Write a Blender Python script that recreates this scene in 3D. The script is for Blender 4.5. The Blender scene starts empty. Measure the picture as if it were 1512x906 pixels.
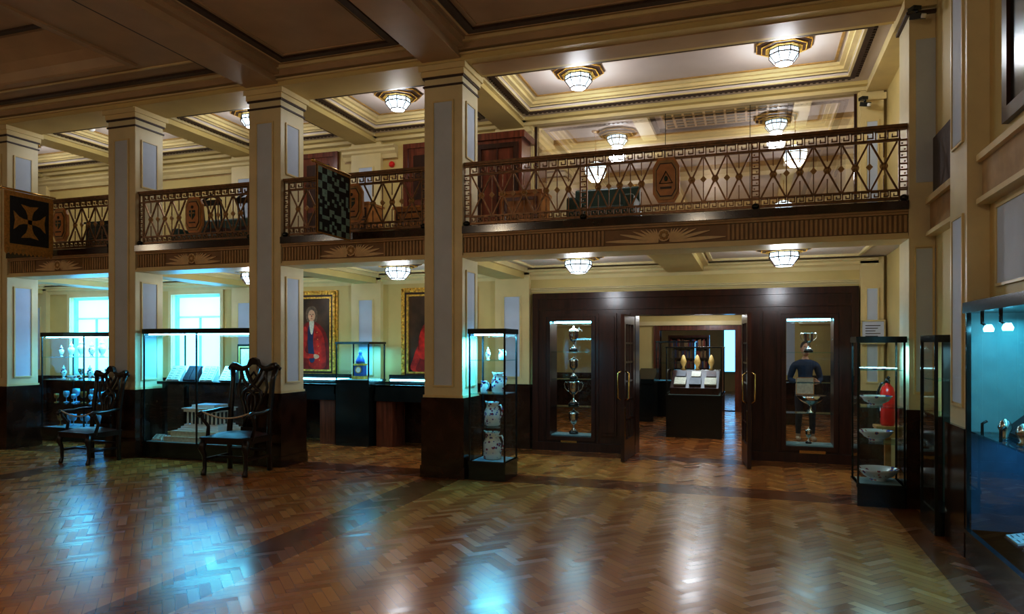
import bpy, math, random
from mathutils import Vector, Matrix
random.seed(7)
R=math.radians
TH=R(18.7)
ZOOM=(1.0,756,453)

# ------------------------------------------------------------------ materials
def newmat(name):
    m=bpy.data.materials.new(name); m.use_nodes=True
    nt=m.node_tree
    return m,nt,nt.nodes['Principled BSDF']
def mat(name,col,rough=.5,metal=0.0,var=.12,scale=6,stretch=(1,1,1),emis=None,es=0,bump=0,coat=0,col2=None):
    m,nt,b=newmat(name)
    tc=nt.nodes.new('ShaderNodeTexCoord'); mp=nt.nodes.new('ShaderNodeMapping'); mp.inputs['Scale'].default_value=stretch
    nz=nt.nodes.new('ShaderNodeTexNoise'); nz.inputs['Scale'].default_value=scale; nz.inputs['Detail'].default_value=4
    cr=nt.nodes.new('ShaderNodeValToRGB')
    nt.links.new(tc.outputs['Object'],mp.inputs['Vector']); nt.links.new(mp.outputs[0],nz.inputs['Vector']); nt.links.new(nz.outputs['Fac'],cr.inputs[0])
    c2=col2 or tuple(min(1,c*(1+var)) for c in col); c1=tuple(c*(1-var) for c in col)
    cr.color_ramp.elements[0].position=.3; cr.color_ramp.elements[1].position=.7
    cr.color_ramp.elements[0].color=(*c1,1); cr.color_ramp.elements[1].color=(*c2,1)
    nt.links.new(cr.outputs[0],b.inputs['Base Color'])
    b.inputs['Roughness'].default_value=rough; b.inputs['Metallic'].default_value=metal
    if coat: b.inputs['Coat Weight'].default_value=coat; b.inputs['Coat Roughness'].default_value=.16
    if emis: b.inputs['Emission Color'].default_value=(*emis,1); b.inputs['Emission Strength'].default_value=es
    if bump:
        bp=nt.nodes.new('ShaderNodeBump'); bp.inputs['Strength'].default_value=bump; bp.inputs['Distance'].default_value=.01
        nt.links.new(nz.outputs['Fac'],bp.inputs['Height']); nt.links.new(bp.outputs[0],b.inputs['Normal'])
    return m
def glassmat(name,refl,tint=(1,1,1),rough=.01,edge=.6):
    m,nt,b=newmat(name); nt.nodes.remove(b)
    out=nt.nodes['Material Output']
    tr=nt.nodes.new('ShaderNodeBsdfTransparent'); tr.inputs[0].default_value=(*tint,1)
    gl=nt.nodes.new('ShaderNodeBsdfGlossy'); gl.inputs['Roughness'].default_value=rough; gl.inputs[0].default_value=(1,1,1,1)
    lw=nt.nodes.new('ShaderNodeLayerWeight'); lw.inputs[0].default_value=.5
    pw=nt.nodes.new('ShaderNodeMath'); pw.operation='POWER'; pw.inputs[1].default_value=4.5
    ad=nt.nodes.new('ShaderNodeMath'); ad.operation='MULTIPLY_ADD'; ad.inputs[1].default_value=edge; ad.inputs[2].default_value=refl; ad.use_clamp=True
    nt.links.new(lw.outputs['Facing'],pw.inputs[0]); nt.links.new(pw.outputs[0],ad.inputs[0])
    mx=nt.nodes.new('ShaderNodeMixShader')
    nt.links.new(ad.outputs[0],mx.inputs[0]); nt.links.new(tr.outputs[0],mx.inputs[1]); nt.links.new(gl.outputs[0],mx.inputs[2])
    nt.links.new(mx.outputs[0],out.inputs[0])
    return m

CREAM=mat('cream_paint',(.66,.53,.23),.5,var=.06,scale=2)
CREAM2=mat('cream_trim',(.74,.62,.34),.4,var=.06,scale=3)
COLC=mat('column_paint',(.74,.66,.43),.42,var=.06,scale=3)
PANEL=mat('pale_panel',(.58,.66,.80),.6,var=.05,scale=3)
CEIL=mat('ceiling_paint',(.48,.34,.19),.42,var=.10,scale=2)
CEILG=mat('gallery_ceiling_paint',(.62,.54,.49),.5,var=.05,scale=2)
BRONZE_D=mat('dark_moulding',(.06,.028,.014),.45,var=.3,scale=20)
GOLDTRIM=mat('gold_trim',(.45,.28,.09),.4,var=.15,scale=15)
DADO=mat('dark_marble_dado',(.035,.013,.007),.15,var=.6,scale=5,coat=.4)
MAHOG=mat('mahogany',(.040,.010,.005),.3,var=.5,scale=4,stretch=(6,6,.6),coat=.22)
MAHOGR=mat('red_mahogany',(.16,.04,.018),.25,var=.4,scale=4,stretch=(6,6,.6),coat=.3)
FASC=mat('fascia_stone',(.46,.30,.13),.5,var=.12,scale=8)
RAILM=mat('bronze_railing',(.22,.115,.045),.35,metal=.45,var=.3,scale=25)
MEDAL=mat('medallion_wood',(.55,.26,.07),.4,var=.2,scale=12)
BLACK=mat('black_lacquer',(.008,.012,.012),.2,var=.3,scale=9,coat=.3)
CHAIRW=mat('dark_oak_chair',(.014,.007,.005),.28,var=.5,scale=8,stretch=(3,3,.6),coat=.2)
SEAT=mat('leather_seat',(.06,.015,.008),.45,var=.3,scale=14,bump=.3)
GLASS=glassmat('clear_glass',.03,(.93,.98,.98))
SGLASS=glassmat('shelf_glass',.10,(.70,.93,.97))
MGLASS=glassmat('screen_glass',.38,(.85,.85,.83))
SILVER=mat('silver',(.75,.74,.7),.18,metal=1,var=.1)
GOLD=mat('gilt',(.75,.42,.08),.35,metal=.3,var=.5,scale=26,bump=.8)
BRASS=mat('brass',(.7,.45,.15),.25,metal=1,var=.1)
PORC=mat('porcelain',(.78,.80,.80),.2,var=.04)
def speck(name,base,dots,scale=28):
    m,nt,b=newmat(name)
    tc=nt.nodes.new('ShaderNodeTexCoord'); v=nt.nodes.new('ShaderNodeTexVoronoi'); v.inputs['Scale'].default_value=scale
    nz=nt.nodes.new('ShaderNodeTexNoise'); nz.inputs['Scale'].default_value=9
    cr=nt.nodes.new('ShaderNodeValToRGB'); cr.color_ramp.interpolation='CONSTANT'
    e=cr.color_ramp.elements; e[0].position=0; e[0].color=(*dots[0],1); e[1].position=.28; e[1].color=(*dots[1],1)
    x=e.new(.4); x.color=(*base,1)
    mx=nt.nodes.new('ShaderNodeMath'); mx.operation='ADD'
    s=nt.nodes.new('ShaderNodeMath'); s.operation='MULTIPLY_ADD'; s.inputs[1].default_value=1.6; s.inputs[2].default_value=-.7
    nt.links.new(tc.outputs['Object'],v.inputs['Vector']); nt.links.new(tc.outputs['Object'],nz.inputs['Vector'])
    nt.links.new(nz.outputs['Fac'],s.inputs[0]); nt.links.new(v.outputs['Distance'],mx.inputs[0]); nt.links.new(s.outputs[0],mx.inputs[1])
    nt.links.new(mx.outputs[0],cr.inputs[0]); nt.links.new(cr.outputs[0],b.inputs['Base Color']); b.inputs['Roughness'].default_value=.2
    return m
PORCB=speck('painted_porcelain',(.78,.76,.68),((.35,.05,.03),(.08,.12,.35)))
PORCW=speck('blue_china',(.75,.76,.75),((.05,.1,.35),(.40,.10,.05)),18)
RED=mat('red_enamel',(.7,.02,.01),.3)
WHITE=mat('white_plaster',(.82,.82,.80),.5,var=.03)
PAPER=mat('paper',(.62,.58,.46),.7,var=.15,scale=30)
BOOK=mat('dark_book',(.05,.04,.05),.4,var=.4)
BLUE=mat('blue_enamel',(.03,.12,.4),.3,var=.3)
CLOTHB=mat('black_cloth',(.02,.018,.02),.85,var=.3,scale=30)
CLOTHG=mat('gold_cloth',(.50,.25,.04),.7,var=.25,scale=40)
TEALC=mat('teal_cloth',(.30,.48,.46),.8,var=.2,scale=40)
GREEN=mat('green_leather',(.02,.045,.03),.4,var=.3)
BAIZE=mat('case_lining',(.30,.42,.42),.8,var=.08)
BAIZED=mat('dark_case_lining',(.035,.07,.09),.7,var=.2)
ROPE=mat('rope',(.6,.52,.4),.8,var=.3,scale=60)
LAMPG=mat('lamp_glass',(.8,.9,1),.3,var=.02,emis=(.62,.84,1.0),es=2.8)
TUBE=mat('case_light_tube',(.9,1,1),.3,emis=(.2,.75,1.0),es=16)
WINL=mat('frosted_window',(.3,.7,.85),.4,var=.05,emis=(.17,.56,1.0),es=2.3)
WINFR=mat('window_frame',(.25,.55,.6),.5)
SKIN=mat('skin',(.55,.32,.22),.5,var=.08)
HAIR=mat('hair',(.03,.02,.015),.6,var=.4,scale=40)
SHIRT=mat('navy_jacket',(.018,.04,.085),.8,var=.25,scale=20)
TROU=mat('dark_trousers',(.015,.018,.025),.85,var=.3,scale=20)
BOOT=mat('tan_boots',(.4,.3,.2),.6)
DARKP=mat('painting_ground',(.07,.035,.018),.35,var=.85,scale=2.5)
PRED=mat('painted_red',(.50,.022,.012),.35,var=.5,scale=9)
PREDD=mat('painted_red_shadow',(.22,.010,.006),.35,var=.5,scale=9)
PWIG=mat('painted_wig',(.17,.11,.07),.4,var=.4,scale=30)
PBLUE=mat('painted_blue',(.02,.03,.09),.4,var=.3)
PSKIN=mat('painted_skin',(.65,.38,.24),.4,var=.2,scale=20)
GOBM=mat('tinted_glassware',(.35,.6,.8),.08,metal=.3,var=.3)
AMBER=mat('amber_glassware',(.5,.2,.05),.1,metal=.3,var=.3)

# floor: herringbone with node maths
def floor_mat():
    m,nt,b=newmat('herringbone_parquet')
    N=nt.nodes; L=nt.links
    def M(op,a,b_=None,c=None):
        n=N.new('ShaderNodeMath'); n.operation=op
        for i,x in enumerate((a,b_,c)):
            if x is None: continue
            if isinstance(x,(int,float)): n.inputs[i].default_value=x
            else: L.new(x,n.inputs[i])
        return n.outputs[0]
    tc=N.new('ShaderNodeTexCoord'); sp=N.new('ShaderNodeSeparateXYZ'); L.new(tc.outputs['Object'],sp.inputs[0])
    X,Y=sp.outputs[0],sp.outputs[1]
    w=.072; n=4; s=.7071/w
    u=M('ADD',M('MULTIPLY',M('ADD',X,Y),s),2000.0); v=M('ADD',M('MULTIPLY',M('SUBTRACT',Y,X),s),2000.0)
    i=M('FLOOR',u); j=M('FLOOR',v); fu=M('FRACT',u); fv=M('FRACT',v)
    k=M('MODULO',M('ADD',M('SUBTRACT',i,j),4000.0),2*n); k=M('FLOOR',M('ADD',k,.5))
    vert=M('GREATER_THAN',k,n-.5)
    p=M('SUBTRACT',2*n-1,k)
    ih=M('SUBTRACT',i,k); jv=M('SUBTRACT',j,p)
    def mix(f,a,b_): return M('ADD',M('MULTIPLY',a,M('SUBTRACT',1.0,f)),M('MULTIPLY',b_,f))
    idx=mix(vert,ih,i); idy=mix(vert,j,jv)
    along=mix(vert,M('DIVIDE',M('ADD',k,fu),n),M('DIVIDE',M('ADD',p,fv),n))
    cross=mix(vert,fv,fu)
    ea=M('MULTIPLY',M('MINIMUM',along,M('SUBTRACT',1.0,along)),n)
    ec=M('MINIMUM',cross,M('SUBTRACT',1.0,cross))
    edge=M('LESS_THAN',M('MINIMUM',ea,ec),.03)
    cb=N.new('ShaderNodeCombineXYZ'); L.new(idx,cb.inputs[0]); L.new(idy,cb.inputs[1]); L.new(vert,cb.inputs[2])
    wn=N.new('ShaderNodeTexWhiteNoise'); L.new(cb.outputs[0],wn.inputs[0])
    rnd=wn.outputs['Value']
    val=M('ADD',M('MULTIPLY',rnd,.45),M('MULTIPLY',vert,.30))
    nz=N.new('ShaderNodeTexNoise'); nz.inputs['Scale'].default_value=.6; L.new(tc.outputs['Object'],nz.inputs['Vector'])
    val=M('ADD',val,M('MULTIPLY',M('SUBTRACT',nz.outputs['Fac'],.4),.5))
    cr=N.new('ShaderNodeValToRGB'); L.new(val,cr.inputs[0])
    e=cr.color_ramp.elements; e[0].position=0; e[0].color=(.34,.105,.020,1); e[1].position=1; e[1].color=(.66,.28,.065,1)
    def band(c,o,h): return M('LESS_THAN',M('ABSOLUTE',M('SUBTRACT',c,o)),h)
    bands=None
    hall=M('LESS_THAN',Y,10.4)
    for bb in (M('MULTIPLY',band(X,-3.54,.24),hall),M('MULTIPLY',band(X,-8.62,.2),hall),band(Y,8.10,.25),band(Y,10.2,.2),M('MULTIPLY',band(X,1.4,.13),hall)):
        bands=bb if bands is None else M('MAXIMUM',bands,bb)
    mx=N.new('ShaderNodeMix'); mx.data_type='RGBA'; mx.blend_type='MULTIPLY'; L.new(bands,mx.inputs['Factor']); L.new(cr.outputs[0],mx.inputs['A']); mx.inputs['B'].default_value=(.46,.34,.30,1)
    mx2=N.new('ShaderNodeMix'); mx2.data_type='RGBA'; mx2.blend_type='MULTIPLY'; L.new(edge,mx2.inputs['Factor']); L.new(mx.outputs['Result'],mx2.inputs['A']); mx2.inputs['B'].default_value=(.5,.45,.45,1)
    L.new(mx2.outputs['Result'],b.inputs['Base Color'])
    L.new(M('ADD',M('MULTIPLY',rnd,.10),.19),b.inputs['Roughness'])
    b.inputs['Specular IOR Level'].default_value=.55
    bp=N.new('ShaderNodeBump'); bp.inputs['Strength'].default_value=.08; bp.inputs['Distance'].default_value=.004
    L.new(M('ADD',M('MULTIPLY',rnd,.6),M('MULTIPLY',edge,-.5)),bp.inputs['Height']); L.new(bp.outputs[0],b.inputs['Normal'])
    return m
FLOOR=floor_mat()

# ------------------------------------------------------------------ builder
class MB:
    def __init__(s): s.v=[];s.f=[];s.m=[];s.sm=[];s.mats=[];s.M=None
    def mi(s,m):
        if m not in s.mats: s.mats.append(m)
        return s.mats.index(m)
    def add(s,vs,fs,m,smooth=False):
        o=len(s.v)
        for p in vs:
            p=Vector(p)
            if s.M is not None: p=s.M@p
            s.v.append(p)
        k=s.mi(m)
        for f in fs: s.f.append([a+o for a in f]); s.m.append(k); s.sm.append(smooth)
        return s
    def box(s,x0,x1,y0,y1,z0,z1,m):
        if x0>x1:x0,x1=x1,x0
        if y0>y1:y0,y1=y1,y0
        if z0>z1:z0,z1=z1,z0
        return s.add([(x0,y0,z0),(x1,y0,z0),(x1,y1,z0),(x0,y1,z0),(x0,y0,z1),(x1,y0,z1),(x1,y1,z1),(x0,y1,z1)],
          [(0,3,2,1),(4,5,6,7),(0,1,5,4),(1,2,6,5),(2,3,7,6),(3,0,4,7)],m)
    def quad(s,a,b,c,d,m): return s.add([a,b,c,d],[(0,1,2,3)],m)
    def prism(s,pts,axis,a,b,m,smooth=False):
        n=len(pts)
        def P(p,t):
            return (t,p[0],p[1]) if axis=='x' else ((p[0],t,p[1]) if axis=='y' else (p[0],p[1],t))
        vs=[P(p,a) for p in pts]+[P(p,b) for p in pts]
        fs=[list(range(n))[::-1],list(range(n,2*n))]+[(i,(i+1)%n,n+(i+1)%n,n+i) for i in range(n)]
        return s.add(vs,fs,m,smooth)
    def lathe(s,c,prof,m,seg=16,smooth=True,rot=0,sx=1,sy=1):
        vs=[];fs=[]
        for r,z in prof:
            for i in range(seg):
                a=2*math.pi*i/seg+rot
                vs.append((c[0]+r*math.cos(a)*sx,c[1]+r*math.sin(a)*sy,c[2]+z))
        for k in range(len(prof)-1):
            for i in range(seg):
                j=(i+1)%seg
                fs.append((k*seg+i,k*seg+j,(k+1)*seg+j,(k+1)*seg+i))
        fs.append(list(range(seg))[::-1]); q=(len(prof)-1)*seg; fs.append(list(range(q,q+seg)))
        return s.add(vs,fs,m,smooth)
    def tube(s,pts,r,m,seg=6,smooth=True,closed=False):
        pts=[Vector(p) for p in pts]; n=len(pts)
        if not isinstance(r,(list,tuple)): r=[r]*n
        vs=[];fs=[];up=None
        for i,p in enumerate(pts):
            if closed: t=pts[(i+1)%n]-pts[i-1]
            else: t=pts[min(i+1,n-1)]-pts[max(i-1,0)]
            t.normalize()
            if up is None:
                up=Vector((0,0,1)) if abs(t.z)<.9 else Vector((1,0,0))
            x=up-t*up.dot(t)
            if x.length<1e-4: x=Vector((1,0,0))-t*t.x
            x.normalize(); y=t.cross(x); up=x
            for k in range(seg):
                a=2*math.pi*k/seg+math.pi/seg
                vs.append(p+x*math.cos(a)*r[i]+y*math.sin(a)*r[i])
        for i in range(n if closed else n-1):
            i2=(i+1)%n
            for k in range(seg):
                j=(k+1)%seg; fs.append((i*seg+k,i*seg+j,i2*seg+j,i2*seg+k))
        if not closed:
            fs.append(list(range(seg))[::-1]); fs.append(list(range((n-1)*seg,n*seg)))
        return s.add(vs,fs,m,smooth)
    def bar(s,p,q,w,m): return s.tube([p,q],w*.7071,m,4,False)
    def ell(s,c,r,m,seg=14,rings=9):
        vs=[];fs=[]
        for k in range(rings+1):
            ph=-math.pi/2+math.pi*k/rings
            for i in range(seg):
                a=2*math.pi*i/seg
                vs.append((c[0]+r[0]*math.cos(ph)*math.cos(a),c[1]+r[1]*math.cos(ph)*math.sin(a),c[2]+r[2]*math.sin(ph)))
        for k in range(rings):
            for i in range(seg):
                j=(i+1)%seg; fs.append((k*seg+i,k*seg+j,(k+1)*seg+j,(k+1)*seg+i))
        return s.add(vs,fs,m,True)
    def fxy(s,x0,x1,y0,y1,z0,z1,w,m):
        s.box(x0,x1,y0,y0+w,z0,z1,m);s.box(x0,x1,y1-w,y1,z0,z1,m);s.box(x0,x0+w,y0+w,y1-w,z0,z1,m);s.box(x1-w,x1,y0+w,y1-w,z0,z1,m)
    def fxz(s,x0,x1,z0,z1,y0,y1,w,m):
        s.box(x0,x1,y0,y1,z0,z0+w,m);s.box(x0,x1,y0,y1,z1-w,z1,m);s.box(x0,x0+w,y0,y1,z0+w,z1-w,m);s.box(x1-w,x1,y0,y1,z0+w,z1-w,m)
    def fyz(s,y0,y1,z0,z1,x0,x1,w,m):
        s.box(x0,x1,y0,y1,z0,z0+w,m);s.box(x0,x1,y0,y1,z1-w,z1,m);s.box(x0,x1,y0,y0+w,z0+w,z1-w,m);s.box(x0,x1,y1-w,y1,z0+w,z1-w,m)
    def build(s,name,loc=(0,0,0),rz=0,parent=None,bevel=0,scale=1):
        me=bpy.data.meshes.new(name)
        me.from_pydata([tuple(p) for p in s.v],[],s.f)
        for m in s.mats: me.materials.append(m)
        me.polygons.foreach_set('material_index',s.m); me.polygons.foreach_set('use_smooth',s.sm)
        me.update()
        ob=bpy.data.objects.new(name,me); bpy.context.collection.objects.link(ob)
        ob.location=loc; ob.rotation_euler=(0,0,rz); ob.scale=(scale,)*3
        if parent: ob.parent=parent
        if bevel:
            b=ob.modifiers.new('bevel','BEVEL'); b.width=bevel; b.segments=2; b.limit_method='ANGLE'
        return ob
def slab_holes(mb,a0,a1,b0,b1,holes,fn):
    xs=sorted(set([a0,a1]+[h[0] for h in holes]+[h[1] for h in holes]))
    for x0,x1 in zip(xs,xs[1:]):
        hs=sorted([h for h in holes if h[0]<=x0+1e-6 and h[1]>=x1-1e-6],key=lambda h:h[2])
        z=b0
        for h in hs:
            if h[2]>z+1e-6: fn(x0,x1,z,h[2])
            z=h[3]
        if z<b1-1e-6: fn(x0,x1,z,b1)

def light(name,kind,loc,energy,col,size=.1,rot=(0,0,0),parent=None,sizey=None):
    l=bpy.data.lights.new(name,kind); l.energy=energy; l.color=col
    if kind=='AREA':
        l.size=size
        if sizey: l.shape='RECTANGLE'; l.size_y=sizey
    else: l.shadow_soft_size=size
    o=bpy.data.objects.new(name,l); bpy.context.collection.objects.link(o); o.location=loc; o.rotation_euler=rot
    if parent: o.parent=parent
    return o

# ------------------------------------------------------------------ dimensions
YF=7.86; YB=10.55; XR=1.70; XL=-17.0; YR=-4.0
COLX=[-3.54,-6.13,-8.6,-11.15,-13.7]
ZC=5.22; ZG=5.10

mb=MB(); mb.box(XL,5,YR,26,-.15,0,FLOOR); mb.build('floor')

# back wall
mb=MB()
wins=[(-10.3,-9.2),(-12.85,-11.75),(-15.4,-14.3)]
holes=[(a,b,1.0,2.55) for a,b in wins]+[(-3.14,1.30,0,2.33),(-3.2,1.35,3.03,5.05)]
slab_holes(mb,XL,2.1,0,5.4,holes,lambda a,b,c,d:mb.box(a,b,YB,YB+.25,c,d,CREAM))
mb.build('wall_back')
mb=MB()
for a,b in ((XL,-3.21),(1.37,1.6)):
    mb.box(a,b,YB-.04,YB-.001,0,.95,DADO); mb.box(a,b,YB-.06,YB-.001,.95,1.0,DADO); mb.box(a,b,YB-.06,YB-.001,0,.15,DADO)
mb.build('baseboard_back')
mb=MB()
for cx in COLX+[1.52]:
    hw=.28 if cx<1 else .14
    for z0,z1 in ((1.0,2.78),(3.0,5.0)):
        mb.box(cx-hw,cx+hw,YB-.09,YB-.001,z0,z1,CREAM2)
        mb.box(cx-hw*.45,cx+hw*.45,YB-.097,YB-.09,z0+.12,z1-.42,PANEL)
        mb.fxz(cx-hw*.45-.02,cx+hw*.45+.02,z0+.1,z1-.40,YB-.105,YB-.09,.02,CREAM2)
    mb.box(cx-hw-.02,cx+hw+.02,YB-.12,YB-.09,0,.98,DADO)
    mb.box(cx-hw-.03,cx+hw+.03,YB-.12,YB-.09,4.86,4.95,CREAM2)
def cornice(mb,x0,x1,y,z,m,s=1):
    mb.prism([(y,z),(y-.03*s,z),(y-.03*s,z-.02*s),(y-.05*s,z+.03*s),(y-.09*s,z+.06*s),(y-.09*s,z+.09*s),(y-.13*s,z+.11*s),(y-.13*s,z+.13*s),(y,z+.13*s)],'x',x0,x1,m)
cornice(mb,XL,1.6,YB,2.64,CREAM2); cornice(mb,-3.25,1.6,YB,2.44,CREAM2,.4)
for a,b in ((XL,-7.62),(-6.58,-5.57),(-4.63,-3.2)):
    cornice(mb,a,b,YB,4.75,CREAM2,1.3); cornice(mb,a,b,YB,4.45,CREAM2,.5)
    for z in (4.72,4.42): mb.box(a,b,YB-.012,YB-.001,z-.02,z,GOLDTRIM)
mb.build('trim_back_wall')

for n,(a,b) in enumerate(wins):
    mb=MB()
    mb.box(a,b,YB+.12,YB+.14,1.0,2.55,WINL)
    mb.fxz(a,b,1.0,2.55,YB+.06,YB+.12,.05,WINFR)
    mb.box(a+.05,b-.05,YB+.08,YB+.12,2.12,2.15,WINFR)
    mb.box((a+b)/2-.012,(a+b)/2+.012,YB+.08,YB+.12,1.05,2.12,WINFR)
    mb.fxz(a-.08,b+.08,.95,2.62,YB-.03,YB-.001,.07,CREAM2)
    mb.box(a-.1,b+.1,YB-.07,YB-.001,.93,.97,CREAM2)
    mb.build('window_%d'%(n+1))
    light('daylight_%d'%n,'AREA',((a+b)/2,YB-.05,1.8),28,(.14,.52,1),1.0,(R(90),0,0),sizey=1.4)

mb=MB(); mb.box(XL-.2,XL,YR,26,0,5.9,CREAM); mb.box(XL,XL+.04,YR,YB,0,.95,DADO); mb.build('wall_left')
mb=MB(); mb.box(XL,2.4,YR-.2,YR,0,5.9,CREAM); mb.box(XL,2.1,YR,YR+.04,0,.95,DADO); mb.build('wall_rear')

# right wall
mb=MB()
mb.box(XR,XR+.2,6.25,YB+.2,0,5.4,CREAM)
mb.box(XR,XR+.5,YR,6.25,1.93,5.4,CREAM)
mb.box(XR+.42,XR+.5,YR,6.25,0,1.93,CREAM)
mb.box(XR,XR+.42,YR,3.5,0,1.93,CREAM)
mb.build('wall_right')
mb=MB()
mb.box(1.47,XR-.001,YF,8.34,.97,5.1,COLC)
mb.box(1.53,XR-.001,YF-.008,YF,1.15,2.55,PANEL); mb.fxz(1.51,1.69,1.12,2.58,YF-.018,YF,.018,CREAM2)
mb.box(1.53,XR-.001,YF-.008,YF,3.2,4.6,PANEL)
mb.box(1.44,XR-.001,YF-.04,8.38,0,.97,DADO)
mb.box(1.44,XR-.001,YF-.04,YF+.5,4.84,4.87,BRONZE_D); mb.box(1.42,XR-.001,YF-.06,YF+.5,4.9,5.0,CREAM2)
mb.box(1.55,XR-.001,6.2,6.68,.97,5.2,COLC)
mb.box(1.543,1.55,6.3,6.58,1.15,2.6,PANEL); mb.fyz(6.28,6.6,1.12,2.62,1.535,1.55,.018,CREAM2)
mb.box(1.543,1.55,6.3,6.58,3.2,4.7,PANEL); mb.fyz(6.28,6.6,3.17,4.72,1.535,1.55,.018,CREAM2)
mb.box(1.52,XR-.001,6.16,6.72,0,.97,DADO)
mb.box(1.52,XR-.001,6.16,6.72,4.86,4.95,BRONZE_D)
mb.box(1.64,XR-.001,6.72,7.8,2.69,3.0,FASC); mb.box(1.6,XR-.001,6.72,7.8,2.97,3.03,CREAM2); mb.box(1.6,XR-.001,6.72,7.8,2.66,2.70,CREAM2)
mb.box(1.64,XR-.001,3.0,6.16,2.69,3.0,FASC); mb.box(1.6,XR-.001,3.0,6.16,2.98,3.03,CREAM2); mb.box(1.6,XR-.001,3.0,6.16,2.66,2.70,CREAM2)
mb.box(1.66,XR-.001,6.75,7.78,3.03,3.6,BRONZE_D)
mb.fyz(4.2,5.8,3.15,4.7,1.66,1.699,.1,MAHOG); mb.box(1.685,1.699,4.3,5.7,3.25,4.6,BLACK)
mb.box(1.69,1.699,4.3,6.0,2.05,2.6,PANEL); mb.fyz(4.28,6.02,2.03,2.62,1.68,1.699,.02,CREAM2)
mb.box(1.66,XR-.001,6.72,YF-.04,0,.97,DADO); mb.box(1.6,XR-.001,3.0,7.8,4.95,5.2,CREAM2)
mb.build('trim_right_wall')

# ------------------------------------------------------------------ ceilings
mb=MB()
rec=(-12.6,-7.6,1.0,7.0)
slab_holes(mb,XL,2.2,YR,YF-.05,[rec],lambda a,b,c,d:mb.box(a,b,c,d,ZC,ZC+.1,CEIL))
x0,x1,y0,y1=rec
mb.box(x0,x1,y0,y1,ZC+.38,ZC+.45,CEIL)
for pts,ax,a,b in (([(x1,ZC),(x1-.05,ZC+.1),(x1-.13,ZC+.2),(x1-.27,ZC+.3),(x1-.4,ZC+.38),(x1+.1,ZC+.38),(x1+.1,ZC)],'y',y0,y1),
                   ([(x0,ZC),(x0+.05,ZC+.1),(x0+.13,ZC+.2),(x0+.27,ZC+.3),(x0+.4,ZC+.38),(x0-.1,ZC+.38),(x0-.1,ZC)],'y',y0,y1),
                   ([(y1,ZC),(y1-.05,ZC+.1),(y1-.13,ZC+.2),(y1-.27,ZC+.3),(y1-.4,ZC+.38),(y1+.1,ZC+.38),(y1+.1,ZC)],'x',x0,x1),
                   ([(y0,ZC),(y0+.05,ZC+.1),(y0+.13,ZC+.2),(y0+.27,ZC+.3),(y0+.4,ZC+.38),(y0-.1,ZC+.38),(y0-.1,ZC)],'x',x0,x1)):
    mb.prism(pts,ax,a,b,CEIL)
mb.fxy(x0-.1,x1+.1,y0-.1,y1+.1,ZC-.03,ZC,.1,CEIL)
mb.box(-10.3,-9.9,y0,y1,ZC+.2,ZC+.38,CEIL)
mb.fxy(x0+.5,-10.4,y0+.5,y1-.5,ZC+.35,ZC+.38,.07,BRONZE_D); mb.fxy(-9.8,x1-.5,y0+.5,y1-.5,ZC+.35,ZC+.38,.07,BRONZE_D)
for cx in (-3.54,-6.13):
    mb.box(cx-.25,cx+.25,YR,YF-.05,5.03,ZC,CEIL)
    mb.box(cx-.33,cx+.33,YR,YF-.05,5.12,ZC,CEIL)
    mb.box(cx-.36,cx+.36,YR,YF-.05,5.185,ZC,CEIL)
for a,b in ((-5.66,-3.99),(-3.09,1.2)):
    mb.fxy(a,b,1.5,7.57,ZC-.03,ZC,.09,BRONZE_D)
    mb.fxy(a-.05,b+.05,1.45,7.62,ZC-.015,ZC,.03,CREAM2)
    mb.fxy(a+.14,b-.14,1.64,7.43,ZC-.012,ZC,.02,CEIL)
mb.box(-7.35,-6.6,1.5,1.57,ZC-.03,ZC,BRONZE_D)
mb.box(-6.70,-6.6,1.0,7.57,ZC-.03,ZC,BRONZE_D); mb.box(-16,-6.6,7.48,7.57,ZC-.03,ZC,BRONZE_D)
mb.box(-16,-6.6,7.2,7.23,ZC-.02,ZC,CREAM2)
mb.build('ceiling')
mb=MB()
mb.box(XL,XR,YF-.06,YF+.52,5.0,5.4,CREAM)
mb.box(XL,XR,YF-.14,YF-.06,5.10,5.22,CEIL); mb.box(XL,XR,YF-.19,YF-.14,5.17,5.22,CREAM2)
mb.box(XL,XR,YF-.10,YF-.06,5.06,5.08,CREAM2)
mb.box(-3.2,1.42,YF+.08,YF+.42,4.985,5.0,CEIL)
mb.build('trim_facade_beam')
mb=MB()
bays=[(-3.54,1.6),(-6.13,-3.54),(-8.6,-6.13),(-11.15,-8.6),(-13.7,-11.15)]
hol=[(a+.42,b-.42,8.62,10.05) for a,b in bays]
slab_holes(mb,XL,XR,YF+.5,YB,hol,lambda a,b,c,d:mb.box(a,b,c,d,ZG,ZG+.04,CEILG))
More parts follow.
